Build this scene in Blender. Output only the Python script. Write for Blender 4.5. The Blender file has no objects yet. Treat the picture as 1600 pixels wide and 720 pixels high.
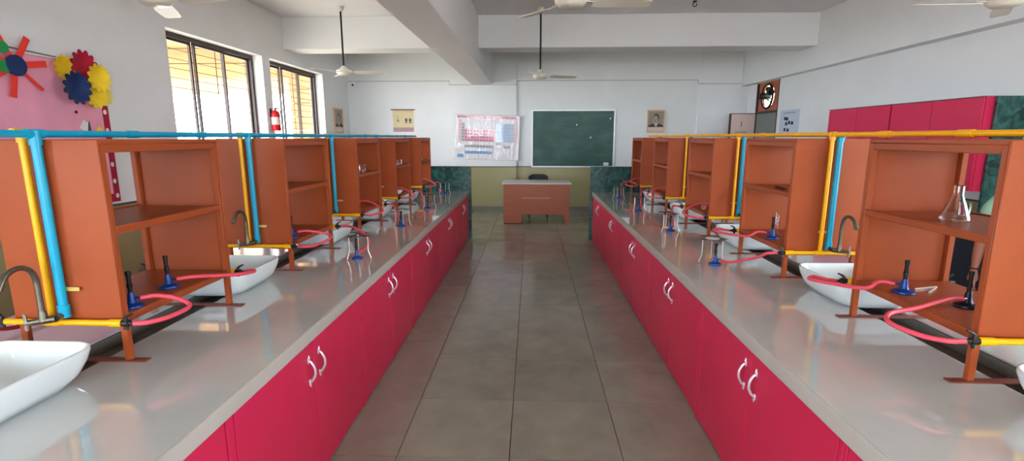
import bpy, bmesh, math, random
from mathutils import Vector, Matrix
random.seed(7)
S = bpy.context.scene
COL = S.collection
PI = math.pi

# ------------------------------------------------------------------ camera
CAM_H, FPX = 1.73, 785.0
PITCH = math.atan((360 - 214) / FPX)
YAW = math.atan((831 - 800) / FPX * math.cos(PITCH))
cam = bpy.data.objects.new('camera', bpy.data.cameras.new('camera'))
COL.objects.link(cam)
cam.location = (0, 0, CAM_H)
cam.rotation_euler = (PI / 2 - PITCH, 0, YAW)
cam.data.sensor_width = 36.0
cam.data.lens = 36.0 * FPX / 1600.0
cam.data.clip_start = 0.02
cam.data.clip_end = 300
S.camera = cam

# ------------------------------------------------------------------ world, light, exposure
W = bpy.data.worlds.new('sky'); S.world = W; W.use_nodes = True
bg = W.node_tree.nodes['Background']
bg.inputs['Color'].default_value = (0.88, 0.95, 1.03, 1)
bg.inputs['Strength'].default_value = 9.0
S.view_settings.view_transform = 'Standard'
S.view_settings.look = 'None'
S.view_settings.gamma = 1.0
S.view_settings.use_curve_mapping = False
S.view_settings.exposure = 1.16

def portal(name, loc, rot, sx, sy):
    l = bpy.data.lights.new(name, 'AREA'); l.shape = 'RECTANGLE'; l.size = sx; l.size_y = sy
    l.cycles.is_portal = True
    o = bpy.data.objects.new(name, l); COL.objects.link(o); o.location = loc; o.rotation_euler = rot
    return o

# ------------------------------------------------------------------ materials
def lin(c):
    return tuple(((v / 255) / 12.92 if v / 255 <= 0.04045 else ((v / 255 + 0.055) / 1.055) ** 2.4) for v in c)
MATS = {}
def mat(name, rgb, rough=0.5, metal=0.0, var=0.0, scale=6.0, bump=0.0, bscale=40.0, coat=0.0, spec=0.5, trans=0.0, ior=1.45, rand=0.0, stretch=None, sheen=0.0):
    if name in MATS: return MATS[name]
    m = bpy.data.materials.new(name); m.use_nodes = True
    nt = m.node_tree; b = nt.nodes['Principled BSDF']
    c = lin(rgb) + (1,)
    b.inputs['Base Color'].default_value = c
    b.inputs['Roughness'].default_value = rough
    b.inputs['Metallic'].default_value = metal
    b.inputs['Coat Weight'].default_value = coat
    b.inputs['Coat Roughness'].default_value = 0.03
    b.inputs['Specular IOR Level'].default_value = spec
    b.inputs['Transmission Weight'].default_value = trans
    b.inputs['IOR'].default_value = ior
    b.inputs['Sheen Weight'].default_value = sheen
    if var or bump or rand:
        tc = nt.nodes.new('ShaderNodeTexCoord')
        src = tc.outputs['Object']
        if stretch:
            mp = nt.nodes.new('ShaderNodeMapping'); mp.inputs['Scale'].default_value = stretch
            nt.links.new(src, mp.inputs['Vector']); src = mp.outputs['Vector']
    if var or rand:
        n = nt.nodes.new('ShaderNodeTexNoise'); n.inputs['Scale'].default_value = scale; n.inputs['Detail'].default_value = 6
        n.inputs['Roughness'].default_value = 0.65
        if rand:
            oi = nt.nodes.new('ShaderNodeObjectInfo')
            n.noise_dimensions = '4D'
            mm = nt.nodes.new('ShaderNodeMath'); mm.operation = 'MULTIPLY'; mm.inputs[1].default_value = 37.0
            nt.links.new(oi.outputs['Random'], mm.inputs[0]); nt.links.new(mm.outputs[0], n.inputs['W'])
        nt.links.new(src, n.inputs['Vector'])
        r = nt.nodes.new('ShaderNodeMapRange')
        r.inputs['From Min'].default_value = 0.3; r.inputs['From Max'].default_value = 0.7
        r.inputs['To Min'].default_value = 1 - var; r.inputs['To Max'].default_value = 1 + var
        nt.links.new(n.outputs['Fac'], r.inputs['Value'])
        val = r.outputs['Result']
        if rand:
            r2 = nt.nodes.new('ShaderNodeMapRange'); r2.inputs['To Min'].default_value = 1 - rand; r2.inputs['To Max'].default_value = 1 + rand
            nt.links.new(oi.outputs['Random'], r2.inputs['Value'])
            m2 = nt.nodes.new('ShaderNodeMath'); m2.operation = 'MULTIPLY'
            nt.links.new(val, m2.inputs[0]); nt.links.new(r2.outputs['Result'], m2.inputs[1]); val = m2.outputs[0]
        mx = nt.nodes.new('ShaderNodeVectorMath'); mx.operation = 'SCALE'
        mx.inputs[0].default_value = c[:3]
        nt.links.new(val, mx.inputs['Scale'])
        nt.links.new(mx.outputs['Vector'], b.inputs['Base Color'])
    if bump:
        n2 = nt.nodes.new('ShaderNodeTexNoise'); n2.inputs['Scale'].default_value = bscale; n2.inputs['Detail'].default_value = 4
        nt.links.new(src, n2.inputs['Vector'])
        bp = nt.nodes.new('ShaderNodeBump'); bp.inputs['Strength'].default_value = bump; bp.inputs['Distance'].default_value = 0.01
        nt.links.new(n2.outputs['Fac'], bp.inputs['Height']); nt.links.new(bp.outputs['Normal'], b.inputs['Normal'])
    MATS[name] = m
    return m

def wall_mat():
    """white distemper above, olive oil paint below the dado line (paint, by height)"""
    m = mat('wall_paint', (230, 233, 234), 0.7, var=0.03, scale=1.3, bump=0.05, bscale=60)
    nt = m.node_tree; b = nt.nodes['Principled BSDF']
    old = b.inputs['Base Color'].links[0].from_socket
    g = nt.nodes.new('ShaderNodeNewGeometry'); sp = nt.nodes.new('ShaderNodeSeparateXYZ')
    nt.links.new(g.outputs['Position'], sp.inputs[0])
    gt = nt.nodes.new('ShaderNodeMath'); gt.operation = 'GREATER_THAN'; gt.inputs[1].default_value = 1.04
    nt.links.new(sp.outputs['Z'], gt.inputs[0])
    mx = nt.nodes.new('ShaderNodeMix'); mx.data_type = 'RGBA'
    nt.links.new(gt.outputs[0], mx.inputs['Factor'])
    mx.inputs['A'].default_value = lin((160, 154, 112)) + (1,)
    nt.links.new(old, mx.inputs['B'])
    nt.links.new(mx.outputs['Result'], b.inputs['Base Color'])
    mr = nt.nodes.new('ShaderNodeMapRange'); mr.inputs['To Min'].default_value = 0.3; mr.inputs['To Max'].default_value = 0.75
    nt.links.new(gt.outputs[0], mr.inputs['Value']); nt.links.new(mr.outputs['Result'], b.inputs['Roughness'])
    return m
def pane_mat():
    m = bpy.data.materials.new('window_glass'); m.use_nodes = True; nt = m.node_tree
    nt.nodes.remove(nt.nodes['Principled BSDF'])
    t = nt.nodes.new('ShaderNodeBsdfTransparent'); g = nt.nodes.new('ShaderNodeBsdfGlossy'); g.inputs['Roughness'].default_value = 0.02
    mx = nt.nodes.new('ShaderNodeMixShader'); mx.inputs[0].default_value = 0.06
    nt.links.new(t.outputs[0], mx.inputs[1]); nt.links.new(g.outputs[0], mx.inputs[2])
    nt.links.new(mx.outputs[0], nt.nodes['Material Output'].inputs['Surface'])
    return m
def granite_mat():
    m = mat('green_granite', (28, 78, 72), 0.22)
    nt = m.node_tree; b = nt.nodes['Principled BSDF']
    tc = nt.nodes.new('ShaderNodeTexCoord'); n = nt.nodes.new('ShaderNodeTexNoise')
    n.inputs['Scale'].default_value = 9; n.inputs['Detail'].default_value = 8; n.inputs['Distortion'].default_value = 1.5
    nt.links.new(tc.outputs['Object'], n.inputs['Vector'])
    cr = nt.nodes.new('ShaderNodeValToRGB')
    cr.color_ramp.elements[0].position = 0.35; cr.color_ramp.elements[0].color = lin((14, 52, 50)) + (1,)
    cr.color_ramp.elements[1].position = 0.72; cr.color_ramp.elements[1].color = lin((58, 118, 108)) + (1,)
    nt.links.new(n.outputs['Fac'], cr.inputs['Fac']); nt.links.new(cr.outputs['Color'], b.inputs['Base Color'])
    return m
def board_mat():
    m = mat('chalkboard_green', (26, 72, 64), 0.42)
    nt = m.node_tree; b = nt.nodes['Principled BSDF']
    tc = nt.nodes.new('ShaderNodeTexCoord'); n = nt.nodes.new('ShaderNodeTexNoise'); n.inputs['Scale'].default_value = 2.2; n.inputs['Detail'].default_value = 5
    mp = nt.nodes.new('ShaderNodeMapping'); mp.inputs['Scale'].default_value = (1, 1, 2.2)
    nt.links.new(tc.outputs['Object'], mp.inputs['Vector']); nt.links.new(mp.outputs['Vector'], n.inputs['Vector'])
    cr = nt.nodes.new('ShaderNodeValToRGB')
    cr.color_ramp.elements[0].position = 0.42; cr.color_ramp.elements[0].color = lin((24, 72, 64)) + (1,)
    cr.color_ramp.elements[1].position = 0.75; cr.color_ramp.elements[1].color = lin((52, 96, 88)) + (1,)
    nt.links.new(n.outputs['Fac'], cr.inputs['Fac']); nt.links.new(cr.outputs['Color'], b.inputs['Base Color'])
    return m
def floor_mat():
    m = mat('kota_stone', (150, 147, 134), 0.16, var=0.16, scale=3.2, bump=0.02, bscale=14, rand=0.07, spec=0.5)
    nt = m.node_tree; b = nt.nodes['Principled BSDF']
    n = nt.nodes.new('ShaderNodeTexNoise'); n.inputs['Scale'].default_value = 2.0; n.inputs['Detail'].default_value = 6
    g = nt.nodes.new('ShaderNodeNewGeometry'); nt.links.new(g.outputs['Position'], n.inputs['Vector'])
    r = nt.nodes.new('ShaderNodeMapRange'); r.inputs['From Min'].default_value = 0.35; r.inputs['From Max'].default_value = 0.7
    r.inputs['To Min'].default_value = 0.15; r.inputs['To Max'].default_value = 0.27
    nt.links.new(n.outputs['Fac'], r.inputs['Value']); nt.links.new(r.outputs['Result'], b.inputs['Roughness'])
    return m

WALL = wall_mat(); PANE = pane_mat(); GRAN = granite_mat(); BOARD = board_mat(); STONE = floor_mat()
CEIL = mat('ceiling_paint', (236, 237, 238), 0.8, var=0.02, scale=1.0)
BEAMM = mat('beam_paint', (236, 238, 240), 0.75, var=0.02, scale=1.0)
GROUT = mat('dark_joint', (58, 52, 47), 0.8)
WTOP = mat('worktop_stone', (202, 203, 202), 0.12, var=0.05, scale=2.5, spec=0.5, coat=1.0, ior=1.55)
WEDGE = mat('worktop_edge', (186, 182, 174), 0.25, var=0.04, scale=5)
TROUGH = mat('trough_cement', (112, 108, 100), 0.6, var=0.15, scale=9)
RED = mat('crimson_laminate', (216, 38, 84), 0.38, var=0.04, scale=2)
HANDLE = mat('handle_silver', (214, 206, 214), 0.25, metal=0.35)
ORANGE = mat('orange_enamel', (160, 75, 38), 0.40, spec=0.35, var=0.06, scale=4, bump=0.03, bscale=12)
RUST = mat('foot_iron', (126, 62, 46), 0.5, var=0.2, scale=30)
BLUEP = mat('blue_pipe_paint', (0, 158, 196), 0.3)
YELP = mat('yellow_pipe_paint', (250, 178, 0), 0.32)
TAPM = mat('weathered_tap_metal', (112, 106, 94), 0.32, metal=0.85, var=0.2, scale=40)
COCK = mat('black_gas_cock', (44, 42, 42), 0.4, metal=0.4)
CERAM = mat('white_ceramic', (228, 236, 238), 0.06, coat=0.6)
HOSE = mat('pink_rubber', (226, 76, 94), 0.45)
HOSED = mat('dark_red_rubber', (150, 20, 40), 0.45)
BURNB = mat('burner_blue', (20, 62, 138), 0.35, metal=0.2)
BLACK = mat('black_iron', (26, 25, 26), 0.45, metal=0.3)
STEEL = mat('bright_wire', (224, 220, 214), 0.3, metal=0.3)
FRAME = mat('window_brown', (66, 48, 44), 0.4)
TAN = mat('tan_render', (176, 138, 96), 0.8, var=0.05, scale=2)
WHITE = mat('white_paint', (228, 228, 226), 0.5)
FANW = mat('fan_ivory', (222, 218, 204), 0.35)
PAPER = mat('paper_white', (226, 230, 236), 0.7)
WOOD = mat('desk_veneer', (172, 92, 62), 0.4, var=0.14, scale=3, stretch=(1.5, 1.5, 14))
DTOP = mat('desk_top_laminate', (206, 202, 196), 0.35)
CHAIRB = mat('chair_black', (28, 30, 36), 0.5)
ALU = mat('board_aluminium', (214, 218, 218), 0.35, metal=0.3)
PINK = mat('pink_cloth', (238, 160, 184), 0.85, var=0.07, scale=3, sheen=0.3)
BORD = mat('crimson_border', (168, 16, 52), 0.75)
YPAP = mat('yellow_paper', (246, 212, 40), 0.7, var=0.05, scale=10)
BPAP = mat('blue_paper', (6, 42, 98), 0.6, var=0.1, scale=10)
RPAP = mat('crimson_paper', (176, 14, 52), 0.6, var=0.08, scale=10)
OPAP = mat('red_paper', (238, 60, 48), 0.6)
GPAP = mat('green_paper', (22, 150, 76), 0.6)
GREYD = mat('grey_door', (120, 128, 126), 0.5, var=0.04, scale=3)
PALE = mat('pale_door', (222, 196, 186), 0.5, var=0.04, scale=3)
PLY = mat('orange_plywood', (186, 102, 66), 0.5, var=0.1, scale=5, stretch=(1, 1, 6))
CREAM = mat('yellow_outer_wall', (236, 214, 140), 0.8)
EXRED = mat('extinguisher_red', (206, 22, 36), 0.25)
MGREY = mat('mid_grey', (120, 118, 116), 0.7)  # plain grey for the cabinet top strips, batten and door mark
def glass_mat():
    m = mat('clear_glass', (245, 250, 250), 0.0, trans=1.0, ior=1.45)
    return m
GLASS = glass_mat()

# ------------------------------------------------------------------ mesh helpers
class B:
    def __init__(self): self.bm = bmesh.new()
    def box(self, x0, x1, y0, y1, z0, z1, bev=0.0, seg=1):
        r = bmesh.ops.create_cube(self.bm, size=1.0)
        vs = r['verts']
        for v in vs:
            v.co = Vector(((x0 + x1) / 2 + v.co.x * (x1 - x0), (y0 + y1) / 2 + v.co.y * (y1 - y0), (z0 + z1) / 2 + v.co.z * (z1 - z0)))
        if bev:
            es = list({e for v in vs for e in v.link_edges})
            bmesh.ops.bevel(self.bm, geom=es, offset=bev, segments=seg, affect='EDGES', profile=0.6)
        return self
    def quadbox(self, a, b, w, h, up=(0, 0, 1)):
        """bar from a to b with rectangular section w (sideways) x h (along up)"""
        a, b = Vector(a), Vector(b); d = (b - a).normalized(); u = Vector(up)
        s = d.cross(u).normalized(); u = s.cross(d).normalized()
        c = []
        for p in (a, b):
            for i, j in ((-1, -1), (1, -1), (1, 1), (-1, 1)):
                c.append(self.bm.verts.new(p + s * (i * w / 2) + u * (j * h / 2)))
        for f in ((0, 1, 2, 3), (7, 6, 5, 4), (0, 4, 5, 1), (1, 5, 6, 2), (2, 6, 7, 3), (3, 7, 4, 0)):
            self.bm.faces.new([c[k] for k in f])
        return self
    def tube(self, pts, r, n=10, cap=True, closed=False):
        pts = [Vector(p) for p in pts]; N = len(pts)
        rr = r if isinstance(r, (list, tuple)) else [r] * N
        rings = []; ref = None
        for i, p in enumerate(pts):
            if closed: t = pts[(i + 1) % N] - pts[i - 1]
            else: t = pts[min(i + 1, N - 1)] - pts[max(i - 1, 0)]
            t.normalize()
            if ref is None:
                ref = Vector((0, 0, 1)) if abs(t.z) < 0.9 else Vector((1, 0, 0))
            s = t.cross(ref)
            if s.length < 1e-5: s = t.orthogonal()
            s.normalize(); u = s.cross(t); ref = u
            rings.append([self.bm.verts.new(p + (s * math.cos(2 * PI * k / n) + u * math.sin(2 * PI * k / n)) * rr[i]) for k in range(n)])
        M = N if closed else N - 1
        for i in range(M):
            a, b = rings[i], rings[(i + 1) % N]
            for k in range(n):
                self.bm.faces.new((a[k], a[(k + 1) % n], b[(k + 1) % n], b[k]))
        if cap and not closed:
            self.bm.faces.new(rings[0][::-1]); self.bm.faces.new(rings[-1])
        return self
    def lathe(self, prof, c=(0, 0, 0), n=24, close=False):
        c = Vector(c); rings = []
        for r, z in prof:
            if r < 1e-6: rings.append([self.bm.verts.new(c + Vector((0, 0, z)))])
            else: rings.append([self.bm.verts.new(c + Vector((r * math.cos(2 * PI * k / n), r * math.sin(2 * PI * k / n), z))) for k in range(n)])
        L = list(zip(rings, rings[1:]))
        if close: L.append((rings[-1], rings[0]))
        for a, b in L:
            for k in range(n):
                k2 = (k + 1) % n
                if len(a) == 1 and len(b) == 1: continue
                if len(a) == 1: self.bm.faces.new((a[0], b[k2], b[k]))
                elif len(b) == 1: self.bm.faces.new((a[k], a[k2], b[0]))
                else: self.bm.faces.new((a[k], a[k2], b[k2], b[k]))
        return self
    def prism(self, pts, d):
        """polygon (3D points) extruded by vector d"""
        d = Vector(d)
        a = [self.bm.verts.new(Vector(p)) for p in pts]; b = [self.bm.verts.new(Vector(p) + d) for p in pts]
        n = len(a)
        self.bm.faces.new(a[::-1]); self.bm.faces.new(b)
        for k in range(n): self.bm.faces.new((a[k], a[(k + 1) % n], b[(k + 1) % n], b[k]))
        return self
    def loft(self, loops, cap0=True, cap1=True):
        R = [[self.bm.verts.new(Vector(p)) for p in l] for l in loops]; n = len(R[0])
        for a, b in zip(R, R[1:]):
            for k in range(n): self.bm.faces.new((a[k], a[(k + 1) % n], b[(k + 1) % n], b[k]))
        if cap0: self.bm.faces.new(R[0][::-1])
        if cap1: self.bm.faces.new(R[-1])
        return self
    def mesh(self, name, m, smooth=True):
        bmesh.ops.recalc_face_normals(self.bm, faces=self.bm.faces)
        me = bpy.data.meshes.new(name); self.bm.to_mesh(me); self.bm.free()
        me.materials.append(m)
        if smooth:
            for p in me.polygons: p.use_smooth = True
            me.set_sharp_from_angle(angle=math.radians(38))
        return me
    def obj(self, name, m, parent=None, smooth=True, label=None, kind=None):
        me = self.mesh(name, m, smooth)
        return link(name, me, parent, label, kind)
def link(name, me, parent=None, label=None, kind=None, loc=None, rot=None):
    o = bpy.data.objects.new(name, me); COL.objects.link(o)
    if parent: o.parent = parent
    if loc: o.location = loc
    if rot: o.rotation_euler = rot
    if label: o['label'] = label
    if kind: o['kind'] = kind
    return o
def thing(name, label, cat, loc=(0, 0, 0), rot=(0, 0, 0), group=None):
    o = bpy.data.objects.new(name, None); COL.objects.link(o)
    o.empty_display_size = 0.1
    o.location = loc; o.rotation_euler = rot; o['label'] = label; o['category'] = cat
    if group: o['group'] = group
    return o
def tag(o, label, cat, group=None, loc=None):
    o['label'] = label; o['category'] = cat
    if group: o['group'] = group
    if loc: o.location = loc
    return o
def struct(o, label, cat='structure'):
    o['kind'] = 'structure'; o['label'] = label; o['category'] = cat
    return o
def arc(c, r, a0, a1, n, plane='xy', ry=None):
    out = []
    ry = r if ry is None else ry
    for i in range(n + 1):
        a = a0 + (a1 - a0) * i / n
        u, v = r * math.cos(a), ry * math.sin(a)
        c_ = Vector(c)
        out.append(c_ + (Vector((u, v, 0)) if plane == 'xy' else Vector((0, u, v)) if plane == 'yz' else Vector((u, 0, v))))
    return out
def smooth_path(P, sub=8):
    """Catmull-Rom through P"""
    P = [Vector(p) for p in P]; Q = [P[0] * 2 - P[1]] + P + [P[-1] * 2 - P[-2]]
    out = []
    for i in range(1, len(Q) - 2):
        for s in range(sub):
            t = s / sub
            p0, p1, p2, p3 = Q[i - 1], Q[i], Q[i + 1], Q[i + 2]
            out.append(0.5 * ((2 * p1) + (p2 - p0) * t + (2 * p0 - 5 * p1 + 4 * p2 - p3) * t * t + (3 * p1 - p0 - 3 * p2 + p3) * t ** 3))
    out.append(P[-1]); return out

# ------------------------------------------------------------------ room shell
XL, XR, YB, YF, ZC = -4.30, 4.90, 11.97, -6.50, 3.75
WL = [(-5.8, -3.8), (-3.3, -1.2), (6.05, 8.20), (8.43, 10.55)]     # left wall windows (y ranges); those behind the camera are unseen, added for light
WZ0, WZ1 = 0.95, 3.0
b = B(); y = YF - 0.3
for (a, c) in WL:
    b.box(XL - 0.28, XL, y, a, -0.006, ZC)
    b.box(XL - 0.28, XL, a, c, -0.006, WZ0); b.box(XL - 0.28, XL, a, c, WZ1, ZC); y = c
b.box(XL - 0.28, XL, y, YB + 0.3, -0.006, ZC)
struct(b.obj('wall_left', WALL, smooth=False), 'white left wall with olive lower band and tall windows', 'wall')
DY0, DY1 = 10.50, 11.53
WR = [(-5.7, -3.6), (0.6, 2.7)]                                        # unseen right wall windows, added to light the racks and doors
b = B(); y = YF - 0.3
for (a, c) in WR:
    b.box(XR, XR + 0.25, y, a, -0.006, ZC); b.box(XR, XR + 0.25, a, c, -0.006, WZ0); b.box(XR, XR + 0.25, a, c, 2.8, ZC); y = c
b.box(XR, XR + 0.25, y, DY0, -0.006, ZC); b.box(XR, XR + 0.25, DY1, YB + 0.3, -0.006, ZC); b.box(XR, XR + 0.25, DY0, DY1, 2.86, ZC)
b.box(XR - 0.17, XR, YF, YB, 2.862, ZC)
struct(b.obj('wall_right', WALL, smooth=False), 'white right wall with a projecting upper band', 'wall')
b = B(); b.box(XL, XR, YB, YB + 0.3, -0.006, ZC)
b.box(-1.90, -0.36, YB - 0.05, YB, -0.006, ZC); b.box(3.78, 4.72, YB - 0.05, YB, -0.006, ZC)
struct(b.obj('wall_back', WALL, smooth=False), 'white back wall with olive lower band behind the teacher desk', 'wall')
WF = [(-3.9, -1.7), (-0.8, 1.4), (2.3, 4.5)]  # unseen rear windows, added for even frontal light
b = B(); x = XL
for (a, c) in WF:
    b.box(x, a, YF - 0.3, YF, -0.006, ZC); b.box(a, c, YF - 0.3, YF, -0.006, 0.9); b.box(a, c, YF - 0.3, YF, 3.0, ZC); x = c
b.box(x, XR, YF - 0.3, YF, -0.006, ZC)
struct(b.obj('wall_front', WALL, smooth=False), 'white wall behind the camera', 'wall')
b = B(); b.box(XL - 0.28, XR + 0.25, YF - 0.3, YB + 0.3, ZC, ZC + 0.2)
struct(b.obj('ceiling', CEIL, smooth=False), 'flat painted concrete ceiling', 'ceiling')
b = B(); b.box(-1.40, -0.92, YF, YB, 2.92, ZC, 0.008)
struct(b.obj('ceiling_beam', BEAMM, smooth=False), 'long deep beam running down the room to the back wall', 'beam')
b = B(); b.box(XL, -1.40, 8.95, 9.45, 3.22, ZC, 0.008); b.box(-0.92, XR - 0.17, 8.95, 9.45, 3.22, ZC, 0.008)
struct(b.obj('ceiling_beam', BEAMM, smooth=False), 'cross beam spanning the room from left to right', 'beam')
# floor: base slab and stone tiles laid as pieces
b = B(); b.box(XL - 0.28, XR + 0.25, YF - 0.3, YB + 0.3, -0.12, -0.006)
floor = struct(b.obj('floor', GROUT, smooth=False), 'polished grey-brown stone slab floor', 'floor')
def tile_mesh(w, l, cache={}):
    k = (round(w, 3), round(l, 3))
    if k not in cache:
        g = 0.0022
        bb = B()
        bb.loft([[(-w / 2 + g, -l / 2 + g, -0.006), (w / 2 - g, -l / 2 + g, -0.006), (w / 2 - g, l / 2 - g, -0.006), (-w / 2 + g, l / 2 - g, -0.006)],
                 [(-w / 2 + g, -l / 2 + g, -0.0012), (w / 2 - g, -l / 2 + g, -0.0012), (w / 2 - g, l / 2 - g, -0.0012), (-w / 2 + g, l / 2 - g, -0.0012)],
                 [(-w / 2 + g * 1.7, -l / 2 + g * 1.7, 0), (w / 2 - g * 1.7, -l / 2 + g * 1.7, 0), (w / 2 - g * 1.7, l / 2 - g * 1.7, 0), (-w / 2 + g * 1.7, l / 2 - g * 1.7, 0)]])
        cache[k] = bb.mesh('tile', STONE, False)
    return cache[k]
TW = 0.622
rowsM = [-0.66, 0.58, 1.21, 1.85, 2.474, 3.095, 3.72, 5.06, 6.32, 6.95, 8.25, 9.15, 10.05, 10.95, 11.97]
rowsL = [-0.66, 0.9, 2.47, 4.08, 5.65, 6.95, 8.25, 9.15, 10.05, 10.95, 11.97]
def lay(cx0, rows):
    for r0, r1 in zip(rows, rows[1:]):
        w = TW
        x0, x1 = max(cx0, XL), min(cx0 + TW, XR)
        if x1 - x0 < 0.05: continue
        link('tile', tile_mesh(x1 - x0, r1 - r0), floor, loc=((x0 + x1) / 2, (r0 + r1) / 2, 0))
for c in range(-2, 2): lay(-0.111 + c * TW, rowsL if c == -2 else rowsM)
for c in list(range(-7, -2)) + list(range(2, 9)): lay(-0.111 + c * TW, [8.25, 9.15, 10.05, 10.95, 11.97])
for c in list(range(-7, -2)) + list(range(2, 9)): lay(-0.111 + c * TW, [-6.5, -3.3, 0.0, 2.75, 5.5, 8.25])
for c in range(-2, 2): lay(-0.111 + c * TW, [-6.5, -3.5, -0.66])

# dado line and skirting
tn = 0
def trim(b_, m, label, name=None):
    global tn
    tn += 1
    return struct(b_.obj(name or f'trim_{tn}', m, smooth=False), label, 'trim')
DADO = mat('dado_line', (70, 72, 66), 0.5)
trim(B().box(XL, -1.905, YB - 0.012, YB, 1.03, 1.05).box(-1.905, -0.355, YB - 0.062, YB - 0.05, 1.03, 1.05).box(-0.355, 3.775, YB - 0.012, YB, 1.03, 1.05).box(3.775, 4.72, YB - 0.062, YB - 0.05, 1.03, 1.05).box(4.72, XR, YB - 0.012, YB, 1.03, 1.05), DADO, 'thin dark dado line along the back wall')
trim(B().box(XL, XL + 0.012, YF, 6.05 - 6.05 + YB, 1.03, 1.05), DADO, 'thin dark dado line along the left wall')
trim(B().box(XR - 0.012, XR, YF, 10.44, 1.03, 1.05), DADO, 'thin dark dado line along the right wall')
SK = mat('skirting_stone', (120, 118, 112), 0.3)
trim(B().box(XL, -1.905, YB - 0.018, YB, 0, 0.1).box(-1.905, -0.355, YB - 0.068, YB - 0.05, 0, 0.1).box(-0.355, 3.775, YB - 0.018, YB, 0, 0.1).box(3.775, 4.72, YB - 0.068, YB - 0.05, 0, 0.1).box(4.72, XR, YB - 0.018, YB, 0, 0.1), SK, 'grey stone skirting along the back wall', 'baseboard_back')
trim(B().box(XR - 0.018, XR, YF, 5.28, 0, 0.1).box(XR - 0.018, XR, 8.0, DY0, 0, 0.1), SK, 'grey stone skirting along the right wall', 'baseboard_right')
trim(B().box(XL, XL + 0.018, YF, YB, 0, 0.1), SK, 'grey stone skirting along the left wall', 'baseboard_left')

# ------------------------------------------------------------------ windows
def window(n, y0, y1, label, full=True):
    t = bpy.data.objects.new(f'window_{n}', None); COL.objects.link(t); t.location = (XL - 0.2, y0, WZ0)
    struct(t, label, 'window')
    w, h = y1 - y0, WZ1 - WZ0
    fr = B(); f = 0.055
    fr.box(-0.045, 0.045, 0, f, 0, h).box(-0.045, 0.045, w - f, w, 0, h).box(-0.045, 0.045, f, w - f, h - f, h).box(-0.045, 0.045, f, w - f, 0, f)
    fr.obj('window_frame', FRAME, t, False)
    pw = (w - 2 * f) / 3
    for k in range(3):
        a = f + k * pw; xx = 0.018 if k == 1 else -0.018
        s = B(); g = 0.032
        s.box(xx - 0.014, xx + 0.014, a, a + g, f, h - f).box(xx - 0.014, xx + 0.014, a + pw - g, a + pw, f, h - f)
        s.box(xx - 0.014, xx + 0.014, a + g, a + pw - g, h - f - g, h - f).box(xx - 0.014, xx + 0.014, a + g, a + pw - g, f, f + g)
        so = s.obj('sash', FRAME, t, False)
        B().box(xx - 0.002, xx + 0.002, a + g, a + pw - g, f + g, h - f - g).obj('pane', PANE, so, False)
    if full:
        nb = 17; me = B().tube([(0, 0.0, 0), (0, w, 0)], 0.0045, 6).mesh('grille_bar', BLACK)
        for k in range(nb): link('grille_bar', me, t, loc=(-0.06, 0, 0.10 + k * (h - 0.15) / (nb - 1)))
        for yy in (0.12, w * 0.62): B().box(-0.066, -0.060, yy, yy + 0.012, 0, h).obj('grille_upright', BLACK, t, False)
    B().box(0.05, 0.215, 0.0, w, -0.025, 0.0, 0.004).obj('window_sill', WHITE, t, False)
window(1, *WL[2], 'wide brown-framed sliding window in the left wall before the extinguisher')
window(5, *WL[0], 'unseen left wall window far behind the camera, added for light', False)
window(6, *WL[1], 'unseen left wall window just behind the camera, added for light', False)
window(2, *WL[3], 'brown-framed sliding window beyond the fire extinguisher')
for (a, c) in WL:
    portal('daylight_portal', (XL - 0.32, (a + c) / 2, (WZ0 + WZ1) / 2), (0, -PI / 2, 0), WZ1 - WZ0, c - a)
for i, (a, c) in enumerate(WR):
    t = bpy.data.objects.new(f'window_{3 + i}', None); COL.objects.link(t); t.location = (XR + 0.15, a, WZ0)
    struct(t, ('unseen right wall window well behind the camera, added for light', 'unseen right wall window beside the camera, added for light')[i], 'window')
    w, h, f = c - a, 2.8 - WZ0, 0.05
    fr = B(); fr.box(-.04, .04, 0, f, 0, h).box(-.04, .04, w - f, w, 0, h).box(-.04, .04, f, w - f, 0, f).box(-.04, .04, f, w - f, h - f, h).box(-.04, .04, w / 2 - f / 2, w / 2 + f / 2, f, h - f)
    fr.obj('window_frame', FRAME, t, False)
    for q in range(2):
        B().box(-.002, .002, f + q * (w / 2 - f / 2), w / 2 - f / 2 + q * (w / 2 - f / 2), f, h - f).obj('pane', PANE, t, False)
    portal('daylight_portal', (XR + 0.29, (a + c) / 2, (WZ0 + 2.8) / 2), (0, PI / 2, 0), 2.8 - WZ0, c - a)
for i, (a, c) in enumerate(WF):
    t = bpy.data.objects.new(f'window_{7 + i}', None); COL.objects.link(t); t.location = (a, YF - 0.15, 0.9)
    struct(t, ('unseen wide left window behind the camera, added for light', 'unseen wide middle window behind the camera, added for light', 'unseen wide right window behind the camera, added for light')[i], 'window')
    w, h, f = c - a, 2.1, 0.05
    fr = B(); fr.box(0, f, -.04, .04, 0, h).box(w - f, w, -.04, .04, 0, h).box(f, w - f, -.04, .04, 0, f).box(f, w - f, -.04, .04, h - f, h).box(w / 2 - f / 2, w / 2 + f / 2, -.04, .04, f, h - f)
    fr.obj('window_frame', FRAME, t, False)
    for q in range(2):
        B().box(f + q * (w / 2 - f / 2), w / 2 - f / 2 + q * (w / 2 - f / 2), -.002, .002, f, h - f).obj('pane', PANE, t, False)
    portal('daylight_portal', ((a + c) / 2, YF - 0.34, 1.95), (PI / 2, 0, PI), c - a, 2.1)

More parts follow.
